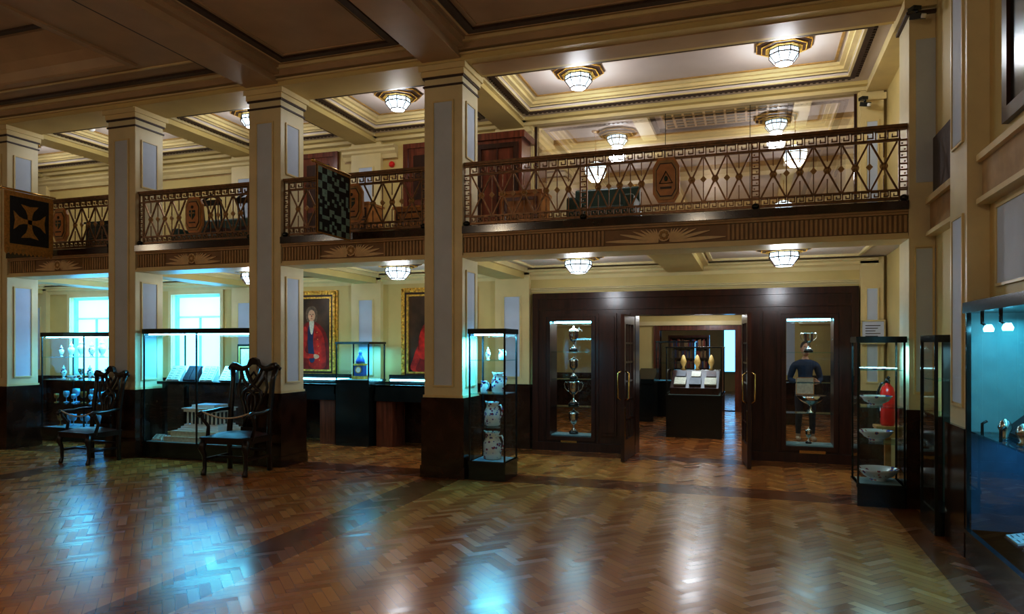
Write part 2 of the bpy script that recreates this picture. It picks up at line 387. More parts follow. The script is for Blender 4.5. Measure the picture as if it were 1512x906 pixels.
for (a,b,c,d) in hol:
    mb.box(a-.02,b+.02,c-.02,d+.02,ZG+.14,ZG+.18,CEILG)
    mb.fxy(a-.04,b+.04,c-.04,d+.04,ZG+.03,ZG+.15,.04,CREAM2)
    mb.fxy(a,b,c,d,ZG+.06,ZG+.14,.06,CREAM2); mb.fxy(a+.06,b-.06,c+.06,d-.06,ZG+.10,ZG+.14,.05,CREAM2)
    mb.fxy(a+.15,b-.15,c+.15,d-.15,ZG+.125,ZG+.14,.03,GOLDTRIM)
    mb.fxy(a-.09,b+.09,c-.09,d+.09,ZG-.03,ZG,.06,BRONZE_D)
    mb.fxy(a-.03,b+.03,c-.03,d+.03,ZG-.02,ZG,.03,CREAM2)
    n=int((b-a+.2)/.07)
    for i in range(n):
        x=a-.1+i*.07
        for yy in (c-.13,d+.09): mb.box(x,x+.035,yy,yy+.04,ZG-.03,ZG,BRONZE_D)
    n=int((d-c+.2)/.07)
    for i in range(n):
        y=c-.1+i*.07
        for xx in (a-.13,b+.09): mb.box(xx,xx+.04,y,y+.035,ZG-.03,ZG,BRONZE_D)
mb.build('ceiling_gallery')
mb=MB()
for cx in COLX:
    mb.box(cx-.2,cx+.2,YF+.52,YB-.09,4.98,ZG,CREAM); mb.box(cx-.25,cx+.25,YF+.52,YB-.09,5.05,ZG,CREAM2)
mb.box(XL,1.6,YB-.12,YB-.001,5.0,ZG,CREAM2); mb.box(1.45,XR-.001,8.36,YB,4.98,ZG,CREAM2)
mb.box(XL,1.6,YB-.22,YB-.12,5.05,ZG,CREAM)
mb.build('trim_gallery_beams')

mb=MB()
mb.box(XL,XR-.001,YF+.1,YB-.001,2.80,3.0,CEILG)
mb.build('floor_gallery')
mb=MB()
for cx in COLX:
    mb.box(cx-.2,cx+.2,YF+.5,YB-.1,2.64,2.8,CREAM); mb.box(cx-.26,cx+.26,YF+.5,YB-.1,2.73,2.8,CREAM2)
mb.box(-1.15,-.65,YF+.4,YB-.1,2.66,2.8,CREAM); mb.box(-1.22,-.58,YF+.4,YB-.1,2.74,2.8,CREAM2)
for a,b in [(-3.5,-.9),(-.9,1.7)]+bays[1:]:
    mb.fxy(a+.35,b-.35,8.55,10.2,2.77,2.8,.04,CREAM2)
mb.build('trim_lower_beams')

# ------------------------------------------------------------------ columns
def column(cx):
    mb=MB(); y0=YF;y1=YF+.5;h=.25
    mb.box(cx-h,cx+h,y0,y1,.97,5.0,COLC)
    for z0,z1 in ((1.12,4.55),):
        mb.box(cx-.12,cx+.12,y0-.006,y0,z0,z1,PANEL); mb.fxz(cx-.14,cx+.14,z0-.02,z1+.02,y0-.016,y0,.02,CREAM2)
    for z0,z1 in ((1.12,2.5),(3.9,4.55)):
        for sgn in (-1,1):
            xa=cx+sgn*h; xb=cx+sgn*(h+.006); xc=cx+sgn*(h+.016)
            mb.box(xa,xb,y0+.12,y1-.12,z0,z1,PANEL); mb.fyz(y0+.10,y1-.10,z0-.02,z1+.02,min(xa,xc),max(xa,xc),.02,CREAM2)
    for z,w in ((4.74,.015),(4.84,.02)): mb.box(cx-h-w,cx+h+w,y0-w,y1+w,z,z+.022,BRONZE_D)
    mb.box(cx-h-.03,cx+h+.03,y0-.03,y1+.03,4.863,4.93,CREAM2); mb.box(cx-h-.055,cx+h+.055,y0-.055,y1+.055,4.93,4.998,CREAM2)
    e=.03
    mb.box(cx-h-e,cx+h+e,y0-e,y1+e,0,.97,DADO); mb.box(cx-h-e-.012,cx+h+e+.012,y0-e-.012,y1+e+.012,0,.14,DADO)
    mb.box(cx-h-.015,cx+h+.015,y0-.015,y1+.015,.97,1.0,CREAM2)
    mb.build('column')
for cx in COLX: column(cx)

# ------------------------------------------------------------------ fascia + railings
def palmette(mb,cx,cz,y,W,H,m,m2):
    for sgn in (-1,1):
        N_=8
        for i in range(N_):
            a=R(3+i*11)
            L=1/math.sqrt((math.cos(a)/W)**2+(math.sin(a)/H)**2)
            ox=cx+sgn*.06; oz=cz-H*.5
            dx=math.cos(a); dz=math.sin(a); n=8
            wid=.010+.010*math.cos(a)*(L/W)
            top=[];bot=[]
            for k in range(n+1):
                t=k/n; w=wid*math.sin(math.pi*(.06+.88*t))
                lx=dx*L*t; lz=dz*L*t+.05*H*math.sin(math.pi*t)
                top.append((ox+sgn*(lx-dz*w),oz+lz+dx*w)); bot.append((ox+sgn*(lx+dz*w),oz+lz-dx*w))
            mb.prism(top+bot[::-1],'y',y-.014-.002*i,y,m)
    seg=16
    mb.prism([(cx+.068*math.cos(2*math.pi*k/seg),cz+.068*math.sin(2*math.pi*k/seg)) for k in range(seg)],'y',y-.032,y,m)
    for k in range(8):
        a=2*math.pi*k/8
        mb.ell((cx+.038*math.cos(a),y-.035,cz+.038*math.sin(a)),(.017,.010,.017),m2,8,5)
FASCL=mat('fascia_relief',(.72,.54,.30),.45,var=.1,scale=10)
FASCD=mat('fascia_ground',(.30,.17,.065),.5,var=.12,scale=8)
def fascia(x0,x1,W):
    mb=MB(); y=YF+.05
    mb.box(x0,x1,y,YF+.45,2.70,2.99,FASCD)
    mb.box(x0,x1,y-.03,y,2.68,2.715,CREAM2); mb.box(x0,x1,y-.05,YF+.45,2.655,2.685,CREAM2)
    mb.box(x0,x1,y-.03,y,2.90,2.925,FASC); mb.box(x0,x1,y-.05,y,2.925,2.945,FASC); mb.box(x0,x1,y-.07,YF+.3,2.945,3.03,DADO)
    c=(x0+x1)/2
    n=int((x1-x0)/.045)
    for i in range(n):
        x=x0+.01+i*(x1-x0)/n
        if abs(x+.012-c)<W*1.12: continue
        mb.box(x,x+.024,y-.018,y,2.725,2.895,FASC)
    palmette(mb,c,2.81,y,W,.15,FASCL,GOLDTRIM)
    mb.build('balcony_fascia')
fascia(COLX[0]+.252,1.468,.60)
for i in range(4): fascia(COLX[i+1]+.252,COLX[i]-.252,.42)

def key_band(mb,x0,x1,z0,z1,y,m):
    w=z1-z0; u=w*1.15; n=max(1,int((x1-x0)/u)); u=(x1-x0)/n; t=.010
    def seg(xa,za,xb,zb):
        mb.box(min(xa,xb)-t/2,max(xa,xb)+t/2,y-.008,y+.008,min(za,zb)-t/2,max(za,zb)+t/2,m)
    h=w*.84; b=z0+w*.08
    for i in range(n):
        x=x0+i*u
        P=[(0,0),(0,1),(.78,1),(.78,.3),(.36,.3),(.36,.62)]
        for p,q in zip(P,P[1:]): seg(x+p[0]*u,b+p[1]*h,x+q[0]*u,b+q[1]*h)
        seg(x,b,x+u,b)
def lattice(mb,x0,x1,y):
    za,zb=3.165,3.64; n=max(1,round((x1-x0)/.29)); u=(x1-x0)/n; zc=(za+zb)/2
    for i in range(n):
        x=x0+i*u; c=x+u/2
        mb.bar((x+.012,y,za),(x+u-.012,y,zb),.017,RAILM); mb.bar((x+.012,y,zb),(x+u-.012,y,za),.017,RAILM)
        mb.bar((c,y,za),(c,y,zc-.09),.01,RAILM); mb.bar((c,y,zb),(c,y,zc+.09),.01,RAILM)
        mb.tube([(c+.03*math.cos(k*math.pi/4),y,zc+.03*math.sin(k*math.pi/4)) for k in range(8)],.012,GOLDTRIM,4,closed=True)
        mb.ell((c,y,zc),(.02,.02,.02),GOLDTRIM,8,6)
        if i>0:
            mb.bar((x,y,za),(x,y,zb),.010,RAILM)
            d=.032; mb.prism([(x-d,zc),(x,zc-d*1.2),(x+d,zc),(x,zc+d*1.2)],'y',y-.01,y+.01,GOLDTRIM)
def medallion(mb,c,y,kind):
    zc=3.42; a=.125; b=.215; k=.055
    o=[(-a+k*.9,-b),(a-k*.9,-b),(a,-b+k*1.6),(a,b-k*1.6),(a-k*.9,b),(-a+k*.9,b),(-a,b-k*1.6),(-a,-b+k*1.6)]
    P=lambda s:[(c+p[0]*s,zc+p[1]*s) for p in o]
    mb.prism(P(1.15),'y',y-.02,y+.02,MEDAL); mb.prism(P(1.0),'y',y-.035,y-.02,GOLDTRIM); mb.prism(P(.86),'y',y-.04,y-.035,BRONZE_D); mb.prism(P(.8),'y',y-.045,y-.04,MEDAL)
    if kind==0:
        mb.tube([(c,y-.05,zc+.09),(c+.07,y-.05,zc-.04),(c-.07,y-.05,zc-.04)],.009,BRONZE_D,4,closed=True)
        mb.bar((c-.06,y-.05,zc-.09),(c+.06,y-.05,zc-.09),.02,BRONZE_D); mb.ell((c,y-.05,zc+.01),(.02,.01,.03),GREEN,8,6)
    else:
        mb.prism([(c-.05,zc+.06),(c+.05,zc+.06),(c+.05,zc-.01),(c,zc-.07),(c-.05,zc-.01)],'y',y-.052,y-.045,GREEN)
        mb.bar((c-.05,y-.055,zc+.02),(c+.05,y-.055,zc+.02),.014,GOLDTRIM); mb.bar((c,y-.055,zc+.06),(c,y-.055,zc-.06),.014,GOLDTRIM)
        mb.ell((c,y-.05,zc+.105),(.022,.01,.022),BRONZE_D,8,6); mb.bar((c-.05,y-.05,zc-.11),(c+.05,y-.05,zc-.11),.014,BRONZE_D)
def railing(x0,x1,posts,c,kind):
    mb=MB(); y=YF+.08
    mb.box(x0,x1,y-.04,y+.04,3.775,3.805,RAILM); mb.box(x0,x1,y-.025,y+.025,3.755,3.775,RAILM)
    mb.box(x0,x1,y-.012,y+.012,3.645,3.66,RAILM)
    mb.box(x0,x1,y-.012,y+.012,3.15,3.165,RAILM); mb.box(x0,x1,y-.02,y+.02,3.055,3.075,RAILM)
    key_band(mb,x0+.06,x1-.06,3.66,3.755,y,RAILM)
    key_band(mb,x0+.06,x1-.06,3.075,3.15,y,RAILM)
    xs=[x0+.03]+posts+[x1-.03]
    for p in xs:
        mb.box(p-.045,p-.03,y-.015,y+.015,3.032,3.775,RAILM); mb.box(p+.03,p+.045,y-.015,y+.015,3.032,3.775,RAILM)
        for k in range(8):
            z=3.17+k*.06; mb.box(p-.03,p+.03,y-.008,y+.008,z,z+.012,RAILM)
            mb.box(p-(.02 if k%2 else -.005),p+(.02 if not k%2 else -.005),y-.008,y+.008,z+.024,z+.036,RAILM)
        mb.ell((p,y-.03,3.068),(.04,.04,.035),BLACK,10,7)
    segs=[]
    for a,b in zip(xs,xs[1:]):
        a+=.045;b-=.045
        if a<c<b: segs+= [(a,c-.15),(c+.15,b)]
        else: segs.append((a,b))
    for a,b in segs: lattice(mb,a,b,y)
    medallion(mb,c,y,kind)
    mb.build('balcony_railing')
railing(COLX[0]+.255,1.465,[-1.82,.04],-.89,0)
for i in range(4): railing(COLX[i+1]+.255,COLX[i]-.255,[],(COLX[i]+COLX[i+1])/2,1)

# ------------------------------------------------------------------ ceiling lamps
LAMPC=(.90,.94,1.0)
def lamp(x,y,z,e,drop=.40):
    mb=MB(); o=math.pi/8
    mb.lathe((x,y,z),[(.30,0),(.33,-.015),(.33,-.035),(.29,-.045),(.27,-.06),(.24,-.065)],BRONZE_D,8,False,o)
    mb.tube([(x+.335*math.cos(k*math.pi/4+o),y+.335*math.sin(k*math.pi/4+o),z-.025) for k in range(8)],.012,GOLD,4,closed=True)
    mb.tube([(x+.275*math.cos(k*math.pi/4+o),y+.275*math.sin(k*math.pi/4+o),z-.055) for k in range(8)],.010,GOLD,4,closed=True)
    mb.lathe((x,y,z),[(.22,-.06),(.225,-.075),(.2,-.08)],GOLD,8,False,o)
    prof=[(.17,-.08),(.178,-.14),(.105,-.235),(.1,-.24)]
    mb.lathe((x,y,z),prof,LAMPG,8,False,o)
    for k in range(16):
        a=k*math.pi/8+o; f=1.02 if k%2==0 else .945; w=.008 if k%2==0 else .004
        mb.tube([(x+r*f*math.cos(a),y+r*f*math.sin(a),z+h) for r,h in prof[:3]],w,BRONZE_D,4)
    for r,h in prof[:3]:
        mb.tube([(x+r*1.02*math.cos(k*math.pi/4+o),y+r*1.02*math.sin(k*math.pi/4+o),z+h) for k in range(8)],.009,BRONZE_D,4,closed=True)
    ob=mb.build('ceiling_lamp')
    light('bulb','POINT',(x,y,z-drop),e,LAMPC,.14,parent=ob)
LX=[.37,-2.17,-4.835,-7.365,-9.875,-12.4]
for x in LX:
    lamp(x,9.15,ZG+.14,22 if x>-3 else 14)
    lamp(x,9.15,2.80,17 if x>-3 else 14)

# ------------------------------------------------------------------ portal
mb=MB(); ya,yb=YB-.08,YB+.3
for a,b in ((-3.14,-2.92),(-2.28,-1.62),(-.13,.45),(1.05,1.30)): mb.box(a,b,ya,yb,0,2.33,MAHOG)
mb.box(-2.92,-2.28,ya,yb,0,.22,MAHOG); mb.box(-2.92,-2.28,ya,yb,1.97,2.33,MAHOG)
mb.box(.45,1.05,ya,yb,0,.22,MAHOG); mb.box(.45,1.05,ya,yb,1.97,2.33,MAHOG)
mb.box(-1.62,-.13,ya,yb,2.05,2.33,MAHOG)
mb.box(-3.2,-3.11,ya-.03,ya,0,2.31,MAHOG); mb.box(1.27,1.36,ya-.03,ya,0,2.31,MAHOG); mb.box(-3.2,1.36,ya-.03,ya,2.31,2.40,MAHOG)
mb.box(-3.14,1.30,ya-.02,ya,2.14,2.17,MAHOG)
for a,b in ((-2.92,-2.28),(.45,1.05)):
    mb.fxz(a-.06,b+.06,.16,2.03,ya-.03,ya,.06,MAHOG); mb.fxz(a-.11,b+.11,.11,2.08,ya-.015,ya,.04,MAHOG)
for a,b in ((-2.12,-1.9),(-1.86,-1.70),(-.05,.11),(.15,.31)):
    mb.box(a,b,ya-.025,ya,.25,2.08,MAHOG); mb.box(a+.03,b-.03,ya-.04,ya-.025,.3,2.03,MAHOG)
mb.box(-3.16,-1.62,ya-.04,ya,0,.13,MAHOG); mb.box(-.13,1.32,ya-.04,ya,0,.13,MAHOG)
mb.box(.62,.95,ya-.045,ya-.035,.13,.17,BRASS); mb.box(-2.75,-2.5,ya-.035,ya-.03,.10,.16,BRASS)
mb.build('trim_portal')
def niche(a,b):
    mb=MB()
    for y in (YB-.05,YB+.27): mb.quad((a,y,.22),(b,y,.22),(b,y,1.97),(a,y,1.97),GLASS)
    for z in (.66,1.08,1.5): mb.box(a,b,YB-.03,YB+.25,z,z+.008,SGLASS)
    mb.box(a,b,YB-.05,YB+.27,.222,.24,BAIZE); mb.box(a+.02,b-.02,YB+.05,YB+.09,1.945,1.968,TUBE)
    ob=mb.build('niche_showcase')
    light('niche_light','AREA',((a+b)/2,YB+.11,1.93),3,(.7,.9,1),.4,(0,0,0),ob,.15)
niche(-2.92,-2.28); niche(.45,1.05)

def trophy(x,y,z,h,handles=True,m=SILVER,name='trophy_cup'):
    mb=MB(); s=h
    mb.lathe((0,0,0),[(.2*s,0),(.2*s,.10*s),(.16*s,.12*s),(.14*s,.14*s)],BLACK,16)
    mb.lathe((0,0,0),[(.14*s,.14*s),(.12*s,.17*s),(.04*s,.24*s),(.03*s,.34*s),(.055*s,.37*s),(.04*s,.40*s),(.12*s,.46*s),(.19*s,.56*s),(.22*s,.70*s),(.21*s,.84*s),(.24*s,.90*s),(.22*s,.90*s),(.18*s,.82*s),(.02*s,.5*s)],m,18)
    if handles:
        for q in (-1,1):
            mb.tube([(q*.2*s,0,.82*s),(q*.30*s,0,.90*s),(q*.36*s,0,.80*s),(q*.33*s,0,.66*s),(q*.24*s,0,.56*s),(q*.17*s,0,.54*s)],.016*s,m,6)
    else:
        mb.lathe((0,0,0),[(.22*s,.9*s),(.18*s,.95*s),(.06*s,1.0*s),(.03*s,1.03*s),(.04*s,1.07*s),(.01*s,1.1*s)],m,16)
    mb.build(name,(x,y,z))
trophy(-2.6,YB+.1,1.508,.36,False); trophy(-2.6,YB+.1,1.088,.32,False,SILVER)
trophy(-2.6,YB+.1,.668,.42); trophy(-2.6,YB+.1,.24,.36,False)
trophy(.75,YB+.1,1.508,.30); trophy(.75,YB+.1,.24,.2,False)
mb=MB(); mb.lathe((0,0,0),[(.06,0),(.07,.01),(.02,.04),(.02,.1),(.13,.16),(.2,.24),(.19,.24),(.02,.14)],SILVER,18); mb.build('silver_bowl',(.78,YB+.1,.668))

def leaf(name,hx,hy,ang,flip):
    mb=MB(); w=.74*flip; t=.025
    def bx(a,b,z0,z1,m,tt=t): mb.box(a*flip,b*flip,-tt,tt,z0,z1,m)
    bx(0,.10,.01,2.03,MAHOG);bx(.64,.74,.01,2.03,MAHOG);bx(.10,.64,.01,.3,MAHOG);bx(.10,.64,1.9,2.03,MAHOG)
    for i in (1,2): bx(.10+i*.18-.012,.10+i*.18+.012,.3,1.9,MAHOG,.015)
    for i in range(1,6): bx(.10,.64,.3+i*.267-.012,.3+i*.267+.012,MAHOG,.015)
    mb.quad((.1*flip,0,.3),(.64*flip,0,.3),(.64*flip,0,1.9),(.1*flip,0,1.9),GLASS)
    for s in (-1,1):
        mb.tube([(.69*flip,s*t,.85),(.69*flip,s*(t+.05),.88),(.69*flip,s*(t+.05),1.22),(.69*flip,s*t,1.25)],.012,BRASS,8)
    bx(.66,.735,.35,.75,BRASS,.027)
    mb.build(name,(hx,hy,0),ang)
leaf('door_1',-1.645,YB-.15,R(-92),1)
leaf('door_2',-.105,YB-.15,R(96),-1)

# ------------------------------------------------------------------ downstairs room beyond
mb=MB()
mb.box(-5.2,-5,YB+.25,26,0,2.95,CREAM); mb.box(4,4.2,YB+.25,26,0,2.95,CREAM)
for x in (-5.0,3.96): mb.box(x,x+.04,YB+.3,17.9,0,.9,DADO)
slab_holes(mb,-5,4,0,2.95,[(-2.17,-.38,0,1.98)],lambda a,b,c,d:mb.box(a,b,18,18.25,c,d,CREAM))
mb.box(-5,4,25.8,26,0,2.95,CREAM)
mb.build('wall_far_room')
mb=MB(); mb.box(-5.2,4.2,YB+.25,26,2.78,2.88,CEILG)
for y in (12.8,15.4,20.5): mb.box(-5,4,y,y+.4,2.6,2.78,CREAM2); mb.box(-5,4,y-.08,y+.48,2.7,2.78,CREAM2)
mb.box(-5,4,17.8,18,2.35,2.5,CREAM2); mb.box(-5,4,17.85,18,2.1,2.2,CREAM2)
mb.build('ceiling_far_room')
mb=MB()
mb.fxz(-2.32,-.23,-.15,2.13,17.93,18.3,.15,MAHOGR)
mb.box(-5,-2.32,17.96,17.999,0,.9,DADO); mb.box(-.23,4,17.96,17.999,0,.9,DADO)
mb.build('trim_far_doorway')
for x,y in ((-2.62,13.2),(-2.62,15.6),(.75,15.6)):
    mb=MB(); mb.box(x-.17,x+.17,y-.17,y+.17,0,2.6,CREAM); mb.box(x-.19,x+.19,y-.19,y+.19,0,.9,DADO); mb.box(x-.08,x+.08,y-.175,y-.17,1.0,2.3,PANEL); mb.build('pillar')
for i,(x,y) in enumerate(((-1,12.2),(1.8,12.4),(-3.6,12.4),(-1,16.4),(-1,20))):
    lamp(x,y,2.78,22 if i<3 else 30)
mb=MB(); X0,X1=-2.3,-1.15
mb.fxz(X0,X1,0,1.9,21,21.4,.05,MAHOG); mb.box(X0,X1,21.38,21.4,0,1.9,MAHOG)
bm=[mat('book_red',(.2,.03,.02)),mat('book_tan',(.25,.15,.07)),mat('book_blue',(.03,.05,.15)),mat('book_brown',(.09,.04,.02))]
for k in range(6):
    z=.05+k*.3; mb.box(X0,X1,21,21.38,z+.27,z+.29,MAHOG); x=X0+.06
    while x<X1-.1:
        w=random.uniform(.025,.05); mb.box(x,x+w,21.05,21.3,z,z+random.uniform(.18,.25),random.choice(bm)); x+=w+.003
mb.build('bookcase')
mb=MB(); mb.box(-.9,-.4,25.7,25.79,.7,2.2,WINL); mb.fxz(-.95,-.35,.65,2.25,25.66,25.79,.05,WINFR); mb.build('window_4')

# ------------------------------------------------------------------ upstairs room beyond
mb=MB()
mb.box(-7.2,-7,YB+.25,24,3,6.4,CREAM); mb.box(4.6,4.8,YB+.25,24,3,6.4,CREAM); mb.box(-7,4.6,23.8,24,3,6.4,CREAM)
mb.box(-7.2,4.8,YB+.2,YB+.25,5.2,6.5,CREAM)
for x in (-5.5,-3,-.5,2): mb.box(x-.2,x+.2,23.6,23.8,3,6.1,CREAM2)
mb.build('wall_upper_room')
mb=MB(); mb.box(-7,4.8,YB+.25,24,2.9,3.0,CEILG); mb.build('floor_upper_room')
mb=MB(); mb.box(-7.2,4.8,YB+.2,24,6.25,6.4,CEILG)
for y in (12.2,15.6,19): mb.box(-7,4.6,y,y+.45,6.02,6.25,CREAM2); mb.box(-7,4.6,y-.1,y+.55,6.15,6.25,GOLDTRIM)
for x in (-4.4,-2.1,.9,3.2): mb.box(x-.15,x+.15,YB+.3,23.8,6.08,6.25,CREAM2)
mb.fxy(-1.95,.75,12.75,15.5,6.18,6.25,.08,BRONZE_D)
mb.box(-1.7,.5,13.0,15.3,6.22,6.24,GREEN)
for i in range(12): x=-1.7+i*.2; mb.box(x-.02,x+.02,13,15.3,6.19,6.23,GOLDTRIM)
for i in range(13): y=13+i*.19; mb.box(-1.7,.5,y-.02,y+.02,6.19,6.23,GOLDTRIM)
mb.build('ceiling_upper_room')
def pendant(x,y,zt,zb,e,s=1,col=(.95,.93,1)):
    mb=MB(); o=math.pi/8
    mb.tube([(x,y,zt),(x,y,zb+.2)],.012,BRASS,6); mb.lathe((x,y,zt),[(.09,0),(.08,-.03),(.03,-.06)],BRASS,12)
    mb.lathe((x,y,zb),[(.06*s,.22),(.22*s,.15),(.24*s,.05),(.2*s,-.1),(.1*s,-.2),(.02,-.22)],LAMPG,8,False,o)
    for r,h in ((.22*s,.15),(.24*s,.05),(.2*s,-.1)): mb.tube([(x+r*1.02*math.cos(k*math.pi/4+o),y+r*1.02*math.sin(k*math.pi/4+o),zb+h) for k in range(8)],.01,BRASS,4,closed=True)
    for k in range(8):
        a=k*math.pi/4+o; mb.tube([(x+r*1.02*math.cos(a),y+r*1.02*math.sin(a),zb+h) for r,h in ((.22*s,.15),(.24*s,.05),(.2*s,-.1),(.1*s,-.2))],.008,BRASS,4)
    ob=mb.build('pendant_lamp'); light('bulb','POINT',(x,y,zb-.4),e,col,.15,parent=ob)
pendant(.82,15.1,6.25,5.35,70); pendant(-3.2,15.1,6.25,5.35,70); pendant(.82,20.5,6.25,5.3,45); pendant(-3.2,20.5,6.25,5.3,45)
mb=MB(); ys=YB+.03
mb.quad((-3.2,ys,3.03),(1.35,ys,3.03),(1.35,ys,5.05),(-3.2,ys,5.05),MGLASS)
for x in (-1.2,-.02): mb.box(x-.004,x+.004,ys-.012,ys-.002,3.03,5.05,BLACK)
mb.fxz(-3.2,1.35,3.03,5.05,ys-.03,ys-.002,.035,MAHOG)
mb.build('window_glass_screen')
mb=MB(); mb.fxz(-3.3,1.45,2.95,5.13,YB-.05,YB-.001,.09,CREAM2); mb.build('trim_glass_screen')

for x,y in ((-1,1.2),(-5,1.6),(-9.5,1.0),(-13.5,2.5)): pendant(x,y,ZC if not(-12.6<x<-7.6) else ZC+.38,4.3,50 if x>-8 else 32,1.2,(1,.83,.62))  # unseen pendants added above and outside the view to light the hall

# ------------------------------------------------------------------ display cases
CYAN=(.14,.66,1.0)
def glass_case(x0,x1,y0,y1,zb,zt,shelves,e=8,name='display_case',back=None,post=.018,top=.06,lit=CYAN,base=BLACK,tube=True,mids=()):
    mb=MB(); p=post
    mb.box(x0,x1,y0,y1,.0,zb,base); mb.box(x0-.01,x1+.01,y0-.01,y1+.01,zb-.03,zb,base)
    mb.box(x0-.01,x1+.01,y0-.01,y1+.01,zt-top,zt,base)
    for x in (x0,x1-p):
        for y in (y0,y1-p): mb.box(x,x+p,y,y+p,zb,zt-top,base)
    for mx_ in mids: mb.box(mx_-p/2,mx_+p/2,y0,y0+p,zb,zt-top,base)
    q=p/2; z1=zt-top
    mb.quad((x0+q,y0+q,zb),(x1-q,y0+q,zb),(x1-q,y0+q,z1),(x0+q,y0+q,z1),GLASS)
    mb.quad((x0+q,y1-q,zb),(x1-q,y1-q,zb),(x1-q,y1-q,z1),(x0+q,y1-q,z1),GLASS)
    mb.quad((x0+q,y0+q,zb),(x0+q,y1-q,zb),(x0+q,y1-q,z1),(x0+q,y0+q,z1),GLASS)
    mb.quad((x1-q,y0+q,zb),(x1-q,y1-q,zb),(x1-q,y1-q,z1),(x1-q,y0+q,z1),GLASS)
    for z in shelves: mb.box(x0+p,x1-p,y0+p,y1-p,z,z+.009,SGLASS)
    mb.box(x0+.03,x1-.03,y0+.03,y1-.03,zb,zb+.006,BAIZE)
    if tube: mb.box(x0+.05,x1-.05,y0+.05,y0+.07,z1-.02,z1-.002,TUBE)
    if back: mb.box(x0+p,x1-p,y1-p-.01,y1-p-.002,zb,z1,back)
    ob=mb.build(name)
    light('case_light','AREA',((x0+x1)/2,(y0+y1)/2,z1-.03),e,lit,(x1-x0)*.8,(0,0,0),ob,(y1-y0)*.6)
    return ob

glass_case(-3.20,-2.74,7.84,8.30,.22,1.80,[.62,1.02,1.42],30)
def jug(x,y,z,h,m=PORCB):
    mb=MB(); s=h
    mb.lathe((0,0,0),[(.27*s,0),(.33*s,.03*s),(.34*s,.3*s),(.33*s,.6*s),(.25*s,.78*s),(.24*s,.88*s),(.29*s,1*s),(.27*s,1*s),(.22*s,.86*s),(.05*s,.5*s)],m,20)
    mb.tube([(.24*s,0,.85*s),(.42*s,0,.88*s),(.52*s,0,.7*s),(.48*s,0,.45*s),(.33*s,0,.28*s)],[.03*s,.035*s,.04*s,.035*s,.03*s],m,8)
    mb.prism([(-.24*s,.86*s),(-.27*s,1*s),(-.36*s,1.03*s)],'y',-.05*s,.05*s,m)
    mb.build('porcelain_jug',(x,y,z),R(-15))
jug(-2.98,8.06,.227,.33); jug(-2.98,8.06,.63,.29); jug(-3.08,8.05,1.03,.14,PORCW); jug(-2.87,8.10,1.43,.12,PORCW)
def vase(x,y,z,h,m=PORC,name='lidded_vase'):
    mb=MB(); s=h
    mb.lathe((0,0,0),[(.12*s,0),(.13*s,.03*s),(.06*s,.1*s),(.14*s,.25*s),(.2*s,.42*s),(.19*s,.55*s),(.09*s,.66*s),(.11*s,.7*s),(.13*s,.72*s),(.10*s,.80*s),(.03*s,.86*s),(.035*s,.92*s),(.01*s,1*s)],m,14)
    mb.build(name,(x,y,z))
jug(-2.92,8.10,1.03,.24,PORCB); vase(-3.05,8.1,1.43,.15,PORCW)

glass_case(1.0,1.43,7.80,8.24,.22,1.69,[.62,.98,1.35],10,tube=False,lit=(.35,.8,1))
def bowl(x,y,z,r,m=PORCW):
    mb=MB(); mb.lathe((0,0,0),[(.4*r,0),(.42*r,.08*r),(.38*r,.1*r),(.75*r,.3*r),(.95*r,.55*r),(1.02*r,.68*r),(.98*r,.68*r),(.85*r,.5*r),(.3*r,.2*r)],m,24); mb.build('china_bowl',(x,y,z))
bowl(1.22,8.02,.227,.19); bowl(1.2,8.02,.63,.16); bowl(1.2,8.02,.99,.15)
mb=MB(); mb.lathe((0,0,0),[(.16,0),(.18,.012),(.17,.016),(.02,.006)],PORCW,20); mb.build('china_plate',(1.22,8.02,1.36))
mb=MB()
mb.lathe((0,0,0),[(.06,0),(.072,.02),(.075,.05),(.075,.36),(.06,.42),(.03,.45),(.025,.47)],RED,18)
mb.lathe((0,0,0),[(.02,.46),(.028,.48),(.028,.50),(.015,.52)],BLACK,10)
mb.tube([(0,0,.51),(.0,-.05,.54),(0,-.11,.53)],.01,BLACK); mb.tube([(0,0,.5),(0,-.06,.49),(0,-.11,.47)],.008,BLACK)
mb.tube([(0,.0,.49),(-.06,0,.46),(-.1,0,.36),(-.09,0,.2),(-.085,0,.08)],[.012,.012,.012,.012,.02],BLACK,8)
mb.box(-.077,.077,-.02,.02,.16,.26,WHITE)
mb.build('fire_extinguisher',(1.42,8.72,.72))
mb=MB(); mb.box(-.13,.13,-.13,.13,.69,.72,MEDAL); mb.box(-.12,.12,-.12,.12,.6,.69,MEDAL); mb.box(-.03,.03,-.03,.03,.05,.6,MEDAL); mb.box(-.12,.12,-.12,.12,0,.05,MEDAL); mb.build('wooden_stand',(1.42,8.72,0))

# narrow case, right wall
mb=MB(); x0,x1,y0,y1=1.46,1.655,6.78,7.32
mb.box(x0,x1,y0,y1,0,.2,BLACK); mb.box(x0,x1,y0,y1,1.63,1.69,BLACK)
for y in (y0,y1-.025): 
    mb.box(x0,x0+.025,y,y+.025,.2,1.63,BLACK); mb.box(x1-.025,x1,y,y+.025,.2,1.63,BLACK)
mb.box(x1-.02,x1-.01,y0+.02,y1-.02,.2,1.63,GREEN); mb.quad((x0+.01,y0,.2),(x0+.01,y1,.2),(x0+.01,y1,1.63),(x0+.01,y0,1.63),GLASS)
for z in (.6,1.0,1.3): mb.box(x0+.03,x1-.03,y0+.02,y1-.02,z,z+.008,SGLASS)
ob=mb.build('display_case')

